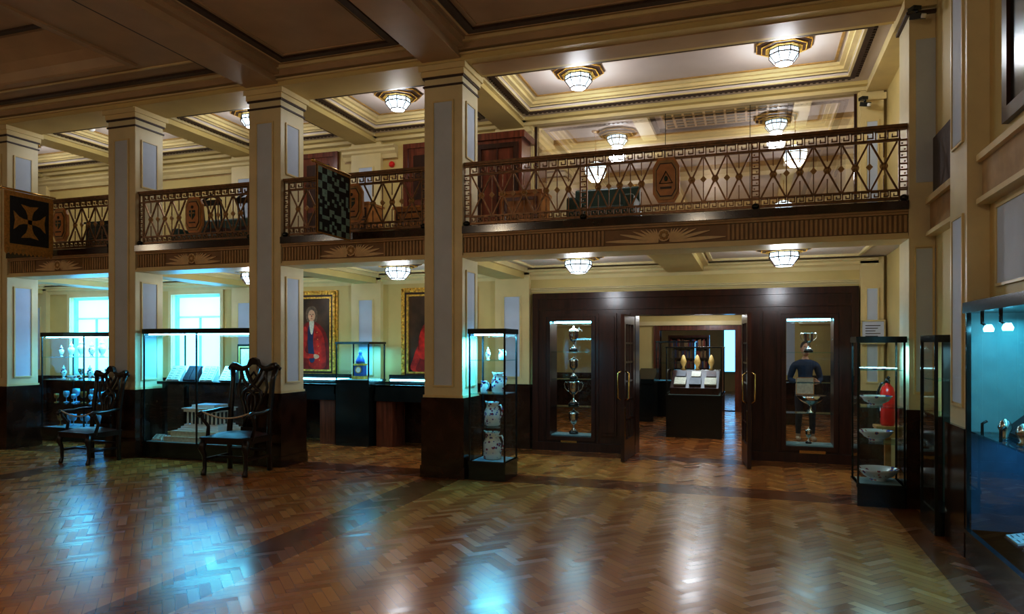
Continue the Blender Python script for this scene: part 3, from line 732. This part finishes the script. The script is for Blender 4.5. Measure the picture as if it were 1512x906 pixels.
# big right case
mb=MB(); x0,x1,y0,y1=1.52,2.1,3.7,6.12
mb.box(x0,x1,y0,y1,0,.22,BLACK); mb.box(x0-.02,x1,y0,y1,1.84,1.92,BLACK); mb.box(x0-.01,x1,y0,y1,.20,.23,BLACK)
for y in (y0,4.6,y1-.03): mb.box(x0,x0+.03,y,y+.03,.22,1.84,BLACK)
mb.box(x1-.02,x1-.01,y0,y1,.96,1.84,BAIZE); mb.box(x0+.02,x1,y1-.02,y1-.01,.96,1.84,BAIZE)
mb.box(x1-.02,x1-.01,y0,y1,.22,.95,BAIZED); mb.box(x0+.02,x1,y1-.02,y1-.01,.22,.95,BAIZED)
mb.quad((x0+.01,y0,.22),(x0+.01,y1,.22),(x0+.01,y1,1.84),(x0+.01,y0,1.84),GLASS)
mb.box(x0+.03,x1-.03,y0,y1-.03,.95,.962,SGLASS); mb.box(x0+.03,x1-.02,y0,y1-.03,.22,.23,BAIZED)
mb.box(x1-.05,x1-.03,4.6,5.65,1.25,1.7,PANEL); mb.fyz(4.57,5.68,1.22,1.73,x1-.055,x1-.03,.03,SILVER)
for y in (5.9,5.5,5.0):
    mb.tube([(x0+.05,y,1.84),(x0+.05,y,1.76),(x0+.09,y,1.74)],.012,BLACK); mb.lathe((x0+.09,y,1.70),[(.03,0),(.035,.02),(.02,.05)],TUBE,10)
    mb.tube([(x0+.05,y,.96),(x0+.05,y,1.04),(x0+.08,y,1.06)],.01,BLACK)
ob=mb.build('display_case')
light('case_light','AREA',(1.80,4.9,1.80),13,(.10,.62,.85),.25,(0,0,0),ob,2.2)
light('case_light','AREA',(1.80,4.9,.93),12,(.10,.5,1),.25,(0,0,0),ob,2.2)
def lectern_book(x,y,z,w,d,rz,m=PAPER,tilt=35,cover=BOOK):
    mb=MB(); t=R(tilt)
    mb.M=Matrix.Rotation(t,4,'X')
    mb.box(-w/2,w/2,0,d,0,.012,cover)
    mb.box(-w/2+.01,-.004,.01,d-.01,.012,.028,m); mb.box(.004,w/2-.01,.01,d-.01,.012,.028,m)
    for i in range(5): mb.box(-w/2+.03,-.03,.03+i*d*.16,.037+i*d*.16,.028,.029,BOOK); mb.box(.03,w/2-.03,.03+i*d*.16,.037+i*d*.16,.028,.029,BOOK)
    mb.M=None
    mb.prism([(.0,0),(d*math.cos(t),0),(d*math.cos(t),d*math.sin(t)-.006)],'x',-w/2+.02,w/2-.02,cover)
    mb.build('open_book_on_stand',(x,y,z),rz)
for i,y in enumerate((5.8,5.45,5.1,4.75,4.4)):
    lectern_book(1.72,y,.964,.30,.30,R(-90),BOOK if i in(0,1,3) else PAPER,42); lectern_book(1.70,y-.05,.232,.26,.22,R(-90),PAPER,12)
for y in (5.62,5.28,4.95):
    mb=MB(); mb.lathe((0,0,0),[(.03,0),(.04,.01),(.02,.03),(.045,.08),(.03,.12),(.01,.14)],SILVER,14); mb.build('silver_ornament',(1.63,y,.964))

glass_case(-8.3,-6.44,7.95,8.75,.22,1.84,[],36,mids=(-7.35,),top=.07)
mb=MB(); mb.box(-8.25,-6.5,8.15,8.72,1.04,1.08,BLACK)
for x in (-8.2,-6.57):
    mb.box(x,x+.05,8.2,8.25,.227,1.04,BLACK); mb.box(x,x+.05,8.62,8.67,.227,1.04,BLACK)
mb.build('display_table')
for i,x in enumerate((-8.05,-7.75,-7.45,-7.1,-6.75)): lectern_book(x,8.25,1.082,.24,.26,0,(PAPER,BOOK,PAPER,WHITE,PAPER)[i],55,(WHITE,BOOK,WHITE,BOOK,WHITE)[i])
mb=MB(); mb.box(-7.15,-6.55,8.55,8.6,1.081,1.62,BLACK); mb.fxz(-7.12,-6.58,1.11,1.59,8.535,8.55,.02,GOLDTRIM); mb.box(-7.08,-6.62,8.54,8.55,1.15,1.55,PAPER); mb.build('framed_document')
mb=MB()
for k in range(3): mb.box(-.36+k*.03,.36-k*.03,-.24+k*.03,.24-k*.03,k*.03,k*.03+.03,WHITE)
mb.box(-.2,.2,-.12,.12,.09,.27,BAIZED)
for i in range(8):
    for y in (-.16,.16): mb.lathe((-.25+i*.0715,y,.09),[(.018,0),(.016,.02),(.013,.16),(.02,.18)],WHITE,8)
for i in range(1,4):
    for x in (-.25,.25): mb.lathe((x,-.16+i*.08,.09),[(.018,0),(.016,.02),(.013,.16),(.02,.18)],WHITE,8)
mb.box(-.29,.29,-.2,.2,.27,.31,WHITE); mb.box(-.31,.31,-.22,.22,.31,.325,WHITE); mb.box(-.2,.2,-.14,.14,.325,.37,WHITE)
mb.build('model_temple',(-7.45,8.33,.381))
mb=MB(); mb.box(-8.0,-6.8,8.02,8.65,.228,.30,PAPER); mb.box(-7.9,-6.95,8.05,8.62,.30,.38,PAPER); mb.build('model_base')
for x in (-8.12,-6.65): lectern_book(x,8.02,.232,.18,.12,0,PAPER,35,WHITE)

glass_case(-11.4,-9.5,8.8,9.4,.22,1.82,[.62,1.02,1.40],34,base=BLACK,mids=(-10.45,),top=.07)
for i in range(8):
    x=-11.25+i*.23; vase(x,9.05,1.41,random.choice((.26,.32,.2)),PORC if i%3 else PORCB)
for i in range(9):
    x=-11.26+i*.2
    if i%3==0: vase(x,9.1,1.03,.24,PORCB)
    elif i%3==1: bowl(x,9.1,1.03,.08,PORCW)
    else: trophy(x,9.1,1.03,.2)
def goblet(x,y,z,h,m=GOBM):
    mb=MB(); mb.lathe((0,0,0),[(.25*h,0),(.24*h,.03*h),(.04*h,.08*h),(.035*h,.4*h),(.2*h,.5*h),(.27*h,.75*h),(.24*h,1*h),(.22*h,1*h),(.22*h,.7*h),(.02*h,.5*h)],m,12); mb.build('glass_goblet',(x,y,z))
for i in range(14): goblet(-11.3+i*.13,9.0+.08*(i%3),.63,.15+.04*(i%3),GOBM if i%4 else AMBER)
for i in range(12): goblet(-11.27+i*.15,9.05+.06*(i%2),.228,.2,GOBM if i%5 else AMBER)

glass_case(-6.32,-5.72,9.85,10.38,1.05,1.66,[],7,base=BLACK,top=.035,tube=False)
mb=MB()
mb.box(-.11,.11,-.08,.08,0,.05,GOLD); mb.box(-.08,.08,-.06,.06,.05,.22,BLUE); mb.box(-.09,.09,-.07,.07,.22,.25,GOLD)
mb.lathe((0,0,0),[(.08,.25),(.07,.3),(.045,.36),(.02,.40),(.03,.42),(.01,.47)],BLUE,12)
mb.tube([(.05*math.cos(a*math.pi/6),-.065,.15+.05*math.sin(a*math.pi/6)) for a in range(12)],.008,GOLD,5,closed=True)
mb.prism([(.045*math.cos(a*math.pi/6),.15+.045*math.sin(a*math.pi/6)) for a in range(12)],'y',-.066,-.06,WHITE)
mb.build('mantel_clock',(-6.02,10.1,1.058))
def table_case(x0,x1):
    mb=MB(); y0,y1=9.92,10.42
    mb.box(x0,x1,y0,y1,.72,.82,BLACK); mb.box(x0,x1,y0,y0+.02,.82,.97,BLACK); mb.fxy(x0,x1,y0,y1,.95,.98,.02,BLACK)
    mb.quad((x0,y0,.975),(x1,y0,.975),(x1,y1,.975),(x0,y1,.975),GLASS); mb.box(x0,x1,y1-.02,y1,.82,1.12,BLACK)
    for x in (x0,x1-.02): mb.box(x,x+.02,y0,y1,.82,.95,BLACK)
    mb.box(x0+.02,x1-.02,y0+.02,y1-.02,.82,.83,BAIZE)
    for x in (x0+.02,x1-.3): mb.box(x,x+.28,y0+.03,y1-.03,0,.72,MAHOGR)
    for i in range(4):
        x=x0+.15+i*(x1-x0-.3)/4; mb.box(x,x+.2,y0+.1,y1-.15,.83,.85,PAPER)
    mb.box(x0+.03,x1-.03,y0+.03,y0+.05,.92,.94,TUBE)
    mb.box(x0+.03,x1-.03,y1-.04,y1-.022,1.02,1.05,TUBE)
    ob=mb.build('table_display_case')
table_case(-7.9,-6.38); table_case(-5.66,-4.15)

# far room cases
glass_case(-1.42,-.48,12.6,13.9,.74,1.58,[],6,base=BLACK,top=.02,tube=False,lit=(.8,.9,1))
mb=MB(); mb.prism([(12.68,.75),(13.8,.75),(13.8,1.15),(13.3,1.15),(12.68,.86)],'x',-1.36,-.54,MAHOG)
for i in range(3):
    x=-1.3+i*.26
    mb.M=Matrix.Translation((0,12.74,.90))@Matrix.Rotation(R(25),4,'X'); mb.box(x,x+.2,0,.26,0,.03,(PAPER,BOOK,PAPER)[i]); mb.box(x+.02,x+.18,.3,.5,0,.03,(BOOK,PAPER,SEAT)[i])
    mb.M=None
for x in (-1.2,-.95,-.7): mb.lathe((x,13.5,1.15),[(.05,0),(.02,.05),(.06,.15),(.03,.25),(.01,.28)],GOLDTRIM,12)
mb.build('museum_exhibit')
mb=MB(); mb.box(-2.4,-1.95,12.3,13,.0,.8,BLACK); mb.prism([(12.25,.8),(13.05,.8),(13.05,1.1),(12.25,.9)],'x',-2.42,-1.93,BLACK); mb.box(-2.38,-1.97,12.3,12.7,.905,.93,PAPER); mb.build('desk_showcase')
mb=MB(); mb.box(-2.3,-1.95,15,15.7,.0,.8,BLACK); mb.prism([(14.95,.8),(15.75,.8),(15.75,1.1),(14.95,.9)],'x',-2.32,-1.93,BLACK); mb.build('desk_showcase')
glass_case(-2.05,-1.2,16.2,16.8,.8,1.7,[1.2],5,top=.03,tube=False)
mb=MB(); mb.box(2.0,3.2,15.5,16.0,0,2.0,MAHOG); mb.fxz(2.05,3.15,.8,1.95,15.46,15.5,.06,MAHOGR); mb.build('cabinet')

# ------------------------------------------------------------------ paintings
def smooth(pts,n=5):
    out=[];N_=len(pts)
    for i in range(N_):
        p0,p1,p2,p3=[pts[(i+k-1)%N_] for k in range(4)]
        for k in range(n):
            t=k/n
            out.append(tuple(.5*((2*p1[j])+(-p0[j]+p2[j])*t+(2*p0[j]-5*p1[j]+4*p2[j]-p3[j])*t*t+(-p0[j]+3*p1[j]-3*p2[j]+p3[j])*t**3) for j in (0,1)))
    return out
def painting(x0,x1,z0,z1,dx,robe=False):
    mb=MB(); y=YB-.002; c=(x0+x1)/2+dx
    for i,(w0,d) in enumerate(((0,.03),(.03,.06),(.07,.045),(.11,.055))):
        mb.fxz(x0+w0,x1-w0,z0+w0,z1-w0,y-d,y,.045 if i<3 else .03,GOLD if i!=2 else BRONZE_D)
    n=18
    for i in range(n+1):
        for (px,pz) in ((x0+.045+(x1-x0-.09)*i/n,z0+.045),(x0+.045+(x1-x0-.09)*i/n,z1-.045),(x0+.045,z0+.045+(z1-z0-.09)*i/n),(x1-.045,z0+.045+(z1-z0-.09)*i/n)):
            mb.ell((px,y-.06,pz),(.03 if i%2 else .02,.015,.02 if i%2 else .03),GOLD,8,5)
    mb.box(x0+.12,x1-.12,y-.02,y-.015,z0+.12,z1-.12,DARKP)
    def poly(pts,m,d,sm=True): 
        if sm: pts=smooth(pts)
        mb.prism([(c+a,z0+b) for a,b in pts],'y',y-.02-d,y-.02,m)
    def el(a,b,ra,rb,m,d): poly([(a+ra*math.cos(t*math.pi/10),b+rb*math.sin(t*math.pi/10)) for t in range(20)],m,d,False)
    if robe:
        poly([(-.36,.15),(.3,.15),(.3,.4),(.1,.62),(-.12,.66),(-.26,.58),(-.35,.38)],PRED,.0015)
    poly([(-.28,.15),(.33,.15),(.35,.45),(.29,.75),(.17,.90),(.04,.97),(-.08,.96),(-.2,.86),(-.27,.6),(-.24,.35)],PREDD,.002)
    poly([(-.05,.2),(.26,.17),(.28,.45),(.23,.72),(.13,.86),(.05,.9),(.02,.6)],PRED,.003)
    poly([(-.22,.8),(-.12,.88),(-.08,.7),(-.14,.48),(-.24,.5),(-.25,.65)],PRED,.003)
    poly([(-.06,.90),(.04,.90),(.03,.6),(.06,.3),(-.04,.28),(-.08,.6)],PBLUE,.004)
    poly([(-.045,.97),(.045,.97),(.03,.8),(.0,.74),(-.03,.8)],PAPER,.005)
    poly([(-.11,1.02),(-.115,1.14),(-.06,1.22),(.04,1.23),(.11,1.15),(.115,1.02),(.07,.96),(-.07,.96)],PWIG,.003)
    el(.0,1.07,.072,.10,PSKIN,.006); el(-.026,1.09,.012,.006,HAIR,.007); el(.028,1.09,.012,.006,HAIR,.007); poly([(-.004,1.08),(.006,1.08),(.014,1.045),(-.006,1.045)],PREDD,.007,False); el(.003,1.015,.02,.005,PREDD,.007)
    poly([(-.25,.5),(-.16,.5),(-.1,.42),(.06,.40),(.06,.34),(-.12,.33),(-.25,.38)],PRED,.006); poly([(.05,.40),(.13,.39),(.15,.35),(.09,.32),(.05,.34)],PSKIN,.007)
    for k in range(5): el(.11+.012*k,.78-.12*k,.009,.009,GOLD,.007)
    mb.build('framed_portrait')
painting(-7.95,-6.72,1.05,2.55,.10); painting(-5.5,-4.15,1.03,2.55,-.10,True)

mb=MB(); mb.fxz(0,.3,0,.32,-.02,0,.02,SILVER); mb.box(.02,.28,-.012,-.004,.02,.3,PANEL)
for i in range(6): mb.box(.06,.24-(i%3)*.03,-.014,-.012,.24-i*.035,.25-i*.035,BOOK)
mb.build('notice_sign',(1.37,YB-.14,1.62))

# ------------------------------------------------------------------ chairs
def chair(x,y,rz,sc):
    mb=MB(); W=.33; D=.28; sh=.50
    mb.box(-W,W,-D,D,sh-.10,sh-.02,CHAIRW); mb.box(-W-.01,W+.01,-D-.01,D+.01,sh-.04,sh-.02,CHAIRW)
    n=6; vs=[];fs=[]
    for i in range(n+1):
        for j in range(n+1):
            u=i/n*2-1; v=j/n*2-1
            vs.append((u*(W-.02),v*(D-.02),sh-.02+.05*(1-u**4)*(1-v**4)))
    for i in range(n):
        for j in range(n): a=i*(n+1)+j; fs.append((a,a+n+1,a+n+2,a+1))
    mb.add(vs,fs,SEAT,True)
    for q in (-1,1):
        mb.tube([(q*(W-.03),-D+.03,sh-.06),(q*(W-.01),-D+.0,sh-.16),(q*(W-.03),-D+.03,.25),(q*(W-.035),-D+.035,.08),(q*(W-.03),-D+.02,.03),(q*(W-.03),-D+.01,0)],[.045,.045,.03,.024,.034,.036],CHAIRW,6)
        mb.tube([(q*(W-.03),D-.02,0),(q*(W-.03),D-.03,.25),(q*(W-.03),D-.03,sh),(q*(W-.035),D+.0,.85),(q*(W-.03),D+.05,1.18),(q*(W-.0),D+.08,1.34)],[.034,.034,.036,.034,.032,.036],CHAIRW,6)
        mb.bar((q*(W-.03),-D+.03,.2),(q*(W-.03),D-.03,.2),.03,CHAIRW)
        mb.tube([(q*(W-.02),D+.08,1.32),(q*(W+.035),D+.085,1.36),(q*(W+.06),D+.085,1.335),(q*(W+.045),D+.085,1.31)],[.028,.026,.02,.014],CHAIRW,6)
        mb.tube([(q*(W-.035),D-.0,.80),(q*(W+.02),D-.15,.80),(q*(W+.04),0,.785),(q*(W+.05),-.14,.78),(q*(W+.04),-D+.05,.78),(q*(W+.035),-D+.0,.755),(q*(W+.035),-D+.03,.73)],[.024,.024,.024,.026,.03,.026,.018],CHAIRW,8)
        mb.tube([(q*(W-.01),-D+.12,sh-.06),(q*(W+.01),-D+.16,.6),(q*(W+.04),-D+.09,.7),(q*(W+.045),-D+.08,.77)],[.028,.022,.022,.026],CHAIRW,8)
    mb.bar((-W+.03,-.02,.2),(W-.03,-.02,.2),.03,CHAIRW); mb.bar((-W+.03,D-.03,.27),(W-.03,D-.03,.27),.03,CHAIRW)
    P=[]
    for i in range(13):
        t=i/12*2-1; P.append((t*(W-.0),D+.08,1.33+.03*math.cos(t*math.pi*2) +.05*(1-abs(t))))
    mb.tube(P,[.036+.018*math.cos(t*math.pi/6) for t in range(13)],CHAIRW,8)
    mb.prism([(-.09,1.38),(.09,1.38),(.06,1.45),(0,1.475),(-.06,1.45)],'y',D+.05,D+.11,CHAIRW)
    def sp(z): return D-.03+(z-.5)*.13
    mb.box(-.12,.12,D-.045,D-.005,sh-.02,sh+.06,CHAIRW)
    def ln(pts,r=.015): mb.tube([(a,sp(z),z) for a,z in pts],r,CHAIRW,6)
    for q in (-1,1):
        ln([(q*.09,.56),(q*.065,.68),(q*.10,.80),(q*.15,.92),(q*.13,1.02),(q*.04,1.08),(-q*.04,1.16),(-q*.09,1.25),(-q*.12,1.33)],.024)
        ln([(q*.035,.56),(q*.03,.72),(q*.06,.84),(q*.05,.96),(-q*.03,1.03),(-q*.09,1.1),(-q*.16,1.2),(-q*.2,1.33)],.02)
        ln([(q*.15,.92),(q*.2,.98),(q*.22,1.08),(q*.19,1.2),(q*.2,1.32)],.018)
    ln([(0,.56),(0,1.0)],.018); ln([(-.1,.68),(.1,.68)],.018); ln([(-.13,1.03),(.13,1.03)],.016)
    ln([(-.05,1.22),(0,1.28),(.05,1.22),(0,1.16),(-.05,1.22)],.016)
    mb.tube([(-W-.04+ (2*W+.08)*i/12,-D+.06,.80-.08*math.sin(math.pi*i/12)) for i in range(13)],.011,ROPE,6)
    mb.build('carved_armchair',(x,y,0),rz,scale=sc)
chair(-8.66,7.40,R(-4),.89); chair(-6.14,7.34,R(4),.98)

# ------------------------------------------------------------------ banners
def banner1(x):
    mb=MB(); t=.008; y0,y1,z0,z1=7.08,7.80,2.97,3.78
    mb.box(x-t,x+t,y0,y1,z0,z1,CLOTHG); c=(y0+y1)/2; zc=(z0+z1)/2
    n=12
    for i in range(n):
        a=y0+(y1-y0)*i/n; b=a+(y1-y0)/n*.9
        mb.prism([(a,z0),(b,z0),(b,z0-.05),((a+b)/2,z0-.085),(a,z0-.05)],'x',x-.005,x+.005,CLOTHG)
    for s in (-1,1):
        xa,xb=sorted((x+s*t,x+s*(t+.002)))
        mb.box(xa,xb,y0+.07,y1-.07,z0+.07,z1-.07,CLOTHB)
        xa,xb=sorted((x+s*(t+.002),x+s*(t+.005)))
        for k in range(4):
            a=k*math.pi/2
            pts=[(-.03,.0),(-.035,.09),(-.06,.16),(-.11,.21),(-.13,.24),(0,.22),(.13,.24),(.11,.21),(.06,.16),(.035,.09),(.03,0)]
            mb.prism([(c+p*math.cos(a)-q*math.sin(a),zc+p*math.sin(a)+q*math.cos(a)) for p,q in pts],'x',xa,xb,CLOTHG)
    mb.tube([(x,y0-.05,z1+.022),(x,7.84,z1+.022)],.014,BRASS,8); mb.ell((x,y0-.07,z1+.022),(.025,.03,.025),BRASS)
    mb.build('heraldic_banner')
banner1(-9.87)
def banner2(x):
    mb=MB(); y0,y1,z0,z1=7.08,7.80,2.92,3.72; nx,nz=14,18
    mb.box(x-.006,x+.006,y0,y1,z0,z1,CLOTHB)
    dy=(y1-y0)/nx; dz=(z1-z0)/nz
    for s in (-1,1):
        xa,xb=sorted((x+s*.006,x+s*.009))
        for i in range(nx):
            for j in range(nz):
                q=(i<nx//2)^(j<nz//2); i2=i%7; j2=j%9
                on=((i//2+j//2)%2==0) if q else ((i2 in(1,5) and j2%4 in(1,2)) or (i2 in (2,3,4) and j2 in(4,)) or (i2==3 and j2 in (1,7)))
                if (i in (6,7)) or (j in (8,9)): on=(i+j)%3==0
                if on: mb.box(xa,xb,y0+i*dy+.001,y0+(i+1)*dy-.001,z0+j*dz+.001,z0+(j+1)*dz-.001,TEALC)
    mb.fyz(y0,y1,z0,z1,x-.01,x+.01,.015,CLOTHG)
    mb.tube([(x,y0-.05,z1+.022),(x,7.84,z1+.022)],.014,BRASS,8); mb.ell((x,y0-.07,z1+.022),(.025,.03,.025),BRASS)
    mb.build('heraldic_banner')
banner2(-4.80)

# ------------------------------------------------------------------ gallery furniture
mb=MB(); mb.box(-3.95,-3.2,9.9,10.35,3.0,4.72,MAHOGR); mb.box(-4.0,-3.15,9.86,10.38,4.66,4.76,MAHOGR); mb.fxz(-3.9,-3.25,3.1,4.6,9.87,9.9,.07,MAHOG); mb.box(-3.585,-3.565,9.87,9.9,3.17,4.53,MAHOG); mb.build('wardrobe_cabinet')
mb=MB(); mb.box(-2.98,-2.45,8.35,8.75,3.0,3.5,MEDAL); mb.box(-3.0,-2.43,8.33,8.77,3.48,3.52,MEDAL); mb.fxz(-2.93,-2.5,3.05,3.44,8.335,8.35,.04,MAHOGR); mb.build('wooden_chest')
def sofa(x0,x1,y0,y1,m):
    mb=MB(); z=3.0
    for x in (x0+.04,x1-.08): 
        for y in (y0+.04,y1-.08): mb.box(x,x+.05,y,y+.05,z,z+.12,CHAIRW)
    mb.box(x0,x1,y0,y1,z+.1,z+.3,m); mb.box(x0+.12,x1-.12,y0,y1-.12,z+.3,z+.44,m); mb.box(x0,x1,y1-.15,y1,z+.3,z+.78,m); mb.box(x0,x0+.13,y0,y1,z+.3,z+.58,m); mb.box(x1-.13,x1,y0,y1,z+.3,z+.58,m)
    mb.build('leather_sofa',bevel=.03)
sofa(-2.35,-1.45,9.2,9.85,GREEN)
sofa(-9.3,-8.0,9.5,10.1,GREEN)
def gchair(x,y,rz=0):
    mb=MB()
    for q in (-1,1):
        mb.tube([(q*.2,-.2,0),(q*.2,-.2,.44)],.02,CHAIRW,6); mb.tube([(q*.2,.2,0),(q*.2,.2,.45),(q*.21,.26,.98)],.02,CHAIRW,6)
        mb.tube([(q*.08,.21,.47),(q*.08,.26,.92)],.015,CHAIRW,6)
    mb.box(-.23,.23,-.22,.22,.42,.48,SEAT); mb.box(-.23,.23,.24,.28,.9,1.0,CHAIRW)
    mb.tube([(-.2,.26,1.0),(-.1,.26,1.05),(0,.26,1.09),(.1,.26,1.05),(.2,.26,1.0)],.025,CHAIRW,6)
    mb.build('wooden_chair',(x,y,3.0),rz,scale=.8)
for x in (-7.1,-7.75,-6.6): gchair(x,8.9,R(180))
def chest(x0,x1,y0,y1,h,m):
    mb=MB(); mb.box(x0,x1,y0,y1,3,3+h,m); mb.box(x0-.02,x1+.02,y0-.02,y1+.02,3+h,3+h+.03,m)
    for k in range(3): mb.fxz(x0+.03,x1-.03,3.05+k*(h-.08)/3,3.05+(k+.9)*(h-.08)/3,y0-.012,y0,.02,MAHOG)
    mb.build('chest_of_drawers')
chest(-5.6,-5.0,8.6,9.0,.55,MEDAL); chest(-4.6,-4.15,8.6,9.0,.45,MEDAL); chest(-10.4,-9.7,8.8,9.2,.6,BLACK); chest(-10.0+.9,-8.95,8.5,8.8,.4,MAHOGR)
for n,(a,b) in enumerate(((-7.5,-6.7),(-5.45,-4.75))):
    mb=MB(); mb.fxz(a,b,2.95,4.92,YB-.06,YB-.002,.08,MAHOGR); mb.box(a+.08,b-.08,YB-.03,YB-.002,3.0,4.85,MAHOGR)
    for z0,z1 in ((3.1,3.9),(4.0,4.72)): mb.box(a+.18,b-.18,YB-.045,YB-.03,z0,z1,MAHOG)
    mb.ell((b-.14,YB-.07,3.95),(.025,.03,.025),BRASS); mb.build('door_%d'%(n+3))
mb=MB(); mb.lathe((0,0,0),[(.05,0),(.05,.03),(.035,.05),(.01,.055)],RED,14); mb.v=[Matrix.Rotation(R(90),4,'X')@v for v in mb.v]; mb.build('fire_alarm',(-5.68,YB-.002,4.62))
def cam_dome(x,y,z):
    mb=MB(); mb.box(-.04,.04,-.03,.06,-.02,.02,BLACK); mb.tube([(0,0,0),(0,-.03,-.05)],.015,BLACK); mb.M=Matrix.Rotation(R(20),4,'X'); mb.box(-.03,.03,-.14,.02,-.10,-.045,BLACK); mb.lathe((0,-.145,-.075),[(.022,-.02),(.025,0),(.022,.02)],WHITE,12); mb.M=None
    mb.build('security_camera',(x,y,z),R(25))
cam_dome(1.5,YF-.14,4.85); cam_dome(1.4,YB-.25,4.85)
for x in (-10.5,-6.9): 
    mb=MB(); mb.lathe((x,9.0,ZG+.14),[(.05,0),(.05,-.02),(.03,-.04)],WHITE,14); mb.build('smoke_detector')

# ------------------------------------------------------------------ person beyond the glass
def person(px,py,rz):
    root=bpy.data.objects.new('standing_person',None); bpy.context.collection.objects.link(root); root.location=(px,py,0); root.rotation_euler=(0,0,rz)
    J={'pel':(0,0,.88,.135),'wa':(0,.005,1.0,.125),'ch':(0,0,1.17,.155),'sh':(0,.01,1.30,.12),'nk':(0,.01,1.37,.055),'nk2':(0,-.005,1.43,.05)}
    E=[('pel','wa'),('wa','ch'),('ch','sh'),('sh','nk'),('nk','nk2')]
    for n,q in (('L',1),('R',-1)):
        J['hp'+n]=(q*.09,0,.82,.095); J['th'+n]=(q*.10,-.01,.62,.078); J['kn'+n]=(q*.105,-.02,.44,.06); J['cf'+n]=(q*.11,0,.30,.056); J['an'+n]=(q*.115,.01,.09,.04); J['hl'+n]=(q*.115,.02,.045,.045); J['to'+n]=(q*.13,-.15,.035,.036)
        E+=[('pel','hp'+n),('hp'+n,'th'+n),('th'+n,'kn'+n),('kn'+n,'cf'+n),('cf'+n,'an'+n),('an'+n,'hl'+n),('hl'+n,'to'+n)]
        J['s'+n]=(q*.18,.01,1.27,.07); J['e'+n]=(q*.25,.03,1.03,.047); J['w'+n]=(q*.15,-.22,.99,.030); J['p'+n]=(q*.12,-.28,1.0,.030)
        E+=[('sh','s'+n),('s'+n,'e'+n),('e'+n,'w'+n),('w'+n,'p'+n)]
    names=list(J); me=bpy.data.meshes.new('body'); me.from_pydata([J[k][:3] for k in names],[(names.index(a),names.index(b)) for a,b in E],[])
    ob=bpy.data.objects.new('body',me); bpy.context.collection.objects.link(ob)
    sk=ob.modifiers.new('s','SKIN'); 
    for i,k in enumerate(names):
        r=J[k][3]; ry=r*.72 if k in('pel','wa','ch','sh') else r
        me.skin_vertices[0].data[i].radius=(r,ry)
        me.skin_vertices[0].data[i].use_root=(k=='pel')
    ob.modifiers.new('ss','SUBSURF').levels=2
    bpy.context.view_layer.update()
    dg=bpy.context.evaluated_depsgraph_get(); m2=bpy.data.meshes.new_from_object(ob.evaluated_get(dg))
    bpy.data.objects.remove(ob)
    for m in (SHIRT,TROU,SKIN,BOOT): m2.materials.append(m)
    for p in m2.polygons:
        c=p.center; p.use_smooth=True
        p.material_index=0 if c.z>.86 else 1
        if c.z<.12: p.material_index=3
        if c.z>1.37: p.material_index=2
        if c.y<-.21 and .9<c.z<1.1: p.material_index=2
    b=bpy.data.objects.new('body',m2); bpy.context.collection.objects.link(b); b.parent=root
    mb=MB()
    for q in (1,-1):
        for i,(dz,L) in enumerate(((.032,.055),(.011,.062),(-.011,.058),(-.032,.045))):
            x=q*.12; mb.tube([(x,-.285,1.0+dz*.8),(x-q*.015,-.285-L*.5,1.0+dz),(x-q*.04,-.285-L*.75,1.0+dz),(x-q*.055,-.285-L*.6,1.0+dz)],[.010,.0095,.009,.007],SKIN,8)
        mb.tube([(q*.13,-.27,1.025),(q*.10,-.285,1.055),(q*.075,-.30,1.06)],[.012,.010,.008],SKIN,8)
    mb.build('hands',parent=root)
    mb=MB(); hz=1.545; hy=-.02
    mb.ell((0,hy,hz),(.075,.095,.115),SKIN,18,14); mb.ell((0,hy-.02,hz-.06),(.055,.07,.06),SKIN,14,10)
    mb.ell((0,hy-.098,hz-.015),(.013,.022,.024),SKIN,10,8)
    for q in (1,-1):
        mb.ell((q*.076,hy+.005,hz-.005),(.012,.02,.03),SKIN,8,8); mb.ell((q*.028,hy-.085,hz+.012),(.014,.010,.009),WHITE,8,6); mb.ell((q*.028,hy-.093,hz+.012),(.006,.004,.006),HAIR,8,6)
        mb.tube([(q*.012,hy-.092,hz+.034),(q*.045,hy-.082,hz+.036)],.005,HAIR,5)
    mb.tube([(-.024,hy-.086,hz-.058),(0,hy-.092,hz-.056),(.024,hy-.086,hz-.058)],[.004,.007,.004],PRED,6)
    mb.build('head',parent=root)
    mb=MB(); mb.ell((0,hy+.022,hz+.03),(.083,.096,.105),HAIR,18,12); mb.build('hair',parent=root)
    mb=MB(); mb.box(-.22,.06,-.36,-.33,.80,1.08,PAPER); mb.fxz(-.22,.06,.80,1.08,-.365,-.36,.01,MEDAL); mb.build('folder',parent=root)
person(.86,12.9,R(8))

# ------------------------------------------------------------------ camera, world
cam=bpy.data.cameras.new('camera'); co=bpy.data.objects.new('camera',cam); bpy.context.collection.objects.link(co)
k,cx,cy=ZOOM
cam.sensor_width=36; cam.lens=1045/1512*36*k; cam.shift_x=(cx-756)/1512*k; cam.shift_y=(510-cy)/1512*k; cam.clip_start=.05
co.location=(0,0,1.6); co.rotation_euler=(R(90),0,TH)
bpy.context.scene.camera=co
w=bpy.data.worlds.new('world'); bpy.context.scene.world=w; w.use_nodes=True
w.node_tree.nodes['Background'].inputs[0].default_value=(.2,.35,.5,1); w.node_tree.nodes['Background'].inputs[1].default_value=.3
vs=bpy.context.scene.view_settings; vs.view_transform='Standard'; vs.look='None'; vs.exposure=0.25
try:
    vs.use_curve_mapping=True
    cm=vs.curve_mapping; c=cm.curves[3]
    for x,y in ((.05,.033),(.2,.185),(.6,.70)): c.points.new(x,y)
    cm.update()
except Exception as e:
    print('curve',e)
